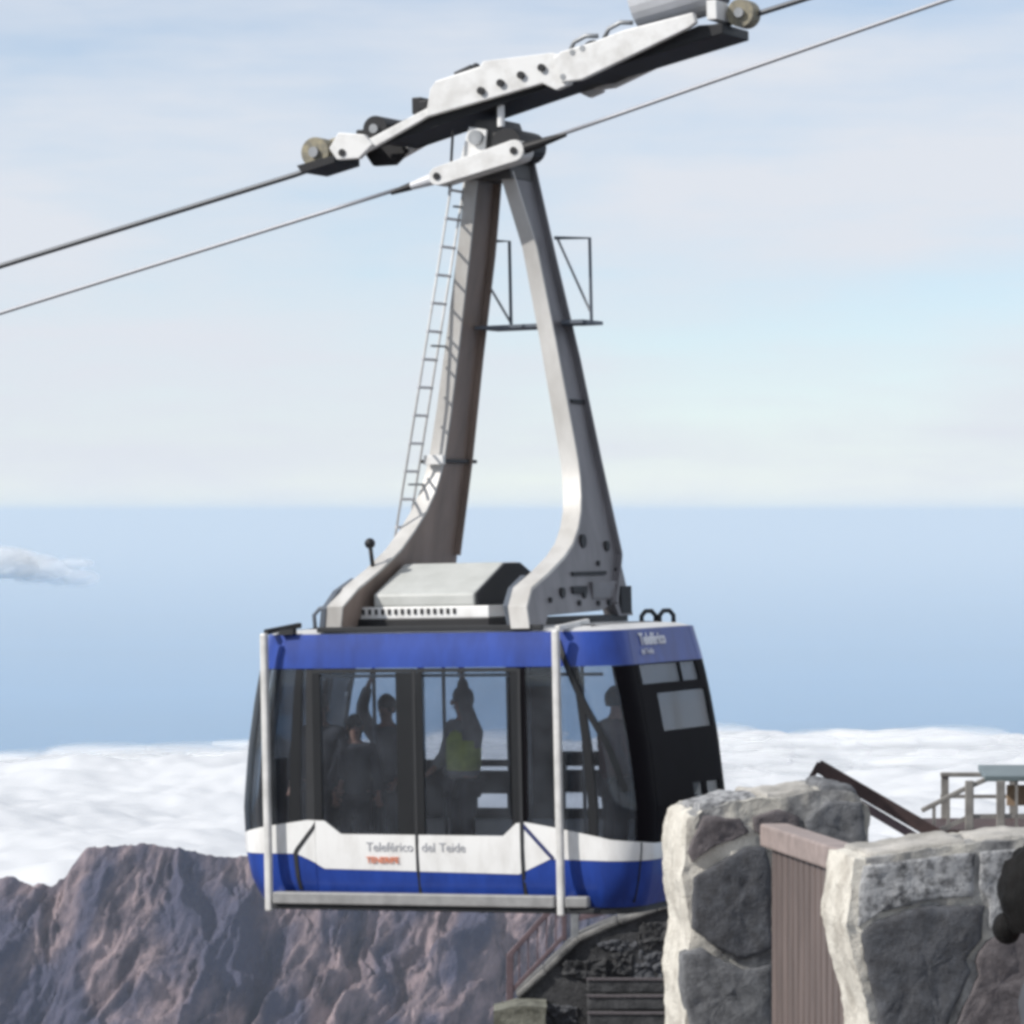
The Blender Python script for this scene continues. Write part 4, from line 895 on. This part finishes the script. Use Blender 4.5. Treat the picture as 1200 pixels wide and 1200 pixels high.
# ------------------------------------------------------------------ stone stair below the cabin
st = tag(empty('stone_stair', (1.2, 60, -10)), 'dark stone stair with a pale coped parapet below the cable car', 'stairs')
Z = lambda l: [(x * 2.5, z * 2.5) for x, z in l]
def rough_prism(poly, y0, y1, name, m, seed, step=.14, amp=.07):
    fine = []
    for i in range(len(poly)):
        a, b = poly[i], poly[(i + 1) % len(poly)]; k = max(1, int(math.hypot(b[0] - a[0], b[1] - a[1]) / step))
        for j in range(k): fine.append((a[0] + (b[0] - a[0]) * j / k, a[1] + (b[1] - a[1]) * j / k))
    f = lambda y: (lambda x, z: Vector((x + amp * noise.noise(Vector((x * 3, z * 3, seed))), y + amp * noise.noise(Vector((x * 2, z * 2, seed + y))), z + amp * .6 * noise.noise(Vector((x * 3, z * 3, seed + 4))))))
    o = MB().prism(fine, f(y0), f(y1)).build(name, m, None); return o
parapet = Z([(.03, -2.74), (.19, -2.60), (.375, -2.42), (.60, -2.325), (.82, -2.25), (1.3, -2.1), (1.3, -4.2), (.03, -4.2)])
parts = []
# individual wall stones of the parapet face
rng = random.Random(4)
rough_core = rough_prism(parapet, 60.12, 60.9, 'parapet_core', 'wallstone', 2); parts.append(rough_core)
topz = [(.03 * 2.5, -2.74 * 2.5), (.19 * 2.5, -2.60 * 2.5), (.375 * 2.5, -2.42 * 2.5), (.6 * 2.5, -2.325 * 2.5), (.82 * 2.5, -2.25 * 2.5), (3.3, -5.25)]
FS = Plane((0, 60.12), 0)
row = 0; z = -5.45
while z > -8.2:
    h = rng.uniform(.26, .46); x = .1 + rng.uniform(0, .2)
    while x < 3.1:
        w = rng.uniform(.3, .75); zt = z; t_ = min(lerp(topz, x), lerp(topz, x + w)) - .05
        if z - h < t_ - .12 and not (x + w > 1.05 and z < -6.55):
            zt = min(z, t_)
            j = lambda: rng.uniform(-.05, .05)
            parts.append(stone(FS, [(x + .02 + j(), z - h + .02 + j()), (x + w * .5, z - h + .01 + j()), (x + w - .02 + j(), z - h + .02 + j()), (x + w - .02 + j(), zt - .02 + j()), (x + w * .5, zt - .01), (x + .02 + j(), zt - .02 + j())], rng.choice(['wallstone', 'wallstone', 'basalt']), None, th=.035, back=.05, seed=row * 31 + x, rough=.05))
        x += w
    z -= h; row += 1
for a, b in zip(topz, topz[1:]):
    parts.append(MB().bar(Vector((a[0], 60.45, a[1] + .035)), Vector((b[0], 60.45, b[1] + .035)), .8, .085).build('coping_stone', 'capst', None, bevel=.03))
for k in range(6):
    zt = -6.55 - k * .2
    parts.append(MB().box((2.1, 60.0 - k * .32 - .16, zt - .09), (2.1, .34, .18)).build('step', 'wallstone', None, bevel=.03))
    parts.append(MB().box((2.1, 60.0 - k * .32 - .30, zt + .015), (2.12, .10, .03)).build('step_nosing', 'basaltp', None))
parts.append(rough_prism(Z([(-.10, -2.77), (.02, -2.74), (.20, -2.76), (.20, -4.2), (-.10, -4.2)]), 59.2, 60.1, 'stair_pillar', 'mossy', 6, amp=.08))
adopt(st, parts)
rl = tag(empty('hand_railing', (0, 60, -6.8)), 'weathered brown railing frame along the stone stair parapet under the cabin', 'railing')
B = lambda x, z, y=60.3: Vector((x * 2.5, y, z * 2.5))
parts = [MB().bar(B(-.02, -2.51), B(.29, -2.17), .07, .075).build('top_rail', 'railp', None, bevel=.01), MB().bar(B(0, -2.705), B(.30, -2.39), .06, .06).build('bottom_rail', 'railp', None, bevel=.01),
         MB().bar(B(-.012, -2.78), B(-.012, -2.50), .10, .08, (0, 1, 0)).build('post', 'railp', None, bevel=.01), MB().bar(B(.295, -2.42), B(.295, -2.18), .07, .07, (0, 1, 0)).build('post', 'railp', None, bevel=.01),
         MB().bar(B(.36, -2.30), B(.84, -2.18), .07, .08).build('top_rail', 'railp', None, bevel=.01),
         MB().bar(B(.355, -2.43), B(.355, -2.25), .11, .09, (0, 1, 0)).build('post', 'galv', None, bevel=.01)]
for k in range(1, 6): parts.append(MB().bar(B(-.012 + .052 * k, -2.715 + .0545 * k), B(-.012 + .052 * k, -2.51 + .057 * k), .022, .022, (0, 1, 0)).build('baluster', 'railp', None))
adopt(rl, parts)

# ------------------------------------------------------------------ air
hz = MB().box((0, 0, -1138), (840000, 840000, 2526)).build('haze', 'white', kind='stuff')
hm_ = bpy.data.materials.new('haze_air'); hm_.use_nodes = True; hn = hm_.node_tree.nodes; hn.clear()
ho = hn.new('ShaderNodeOutputMaterial'); hv = hn.new('ShaderNodeVolumePrincipled')
hv.inputs['Color'].default_value = (0.775, 0.85, 0.90, 1); hv.inputs['Density'].default_value = 1.6e-5; hv.inputs['Anisotropy'].default_value = 0.0
hm_.node_tree.links.new(hv.outputs[0], ho.inputs['Volume']); hz.data.materials.clear(); hz.data.materials.append(hm_)
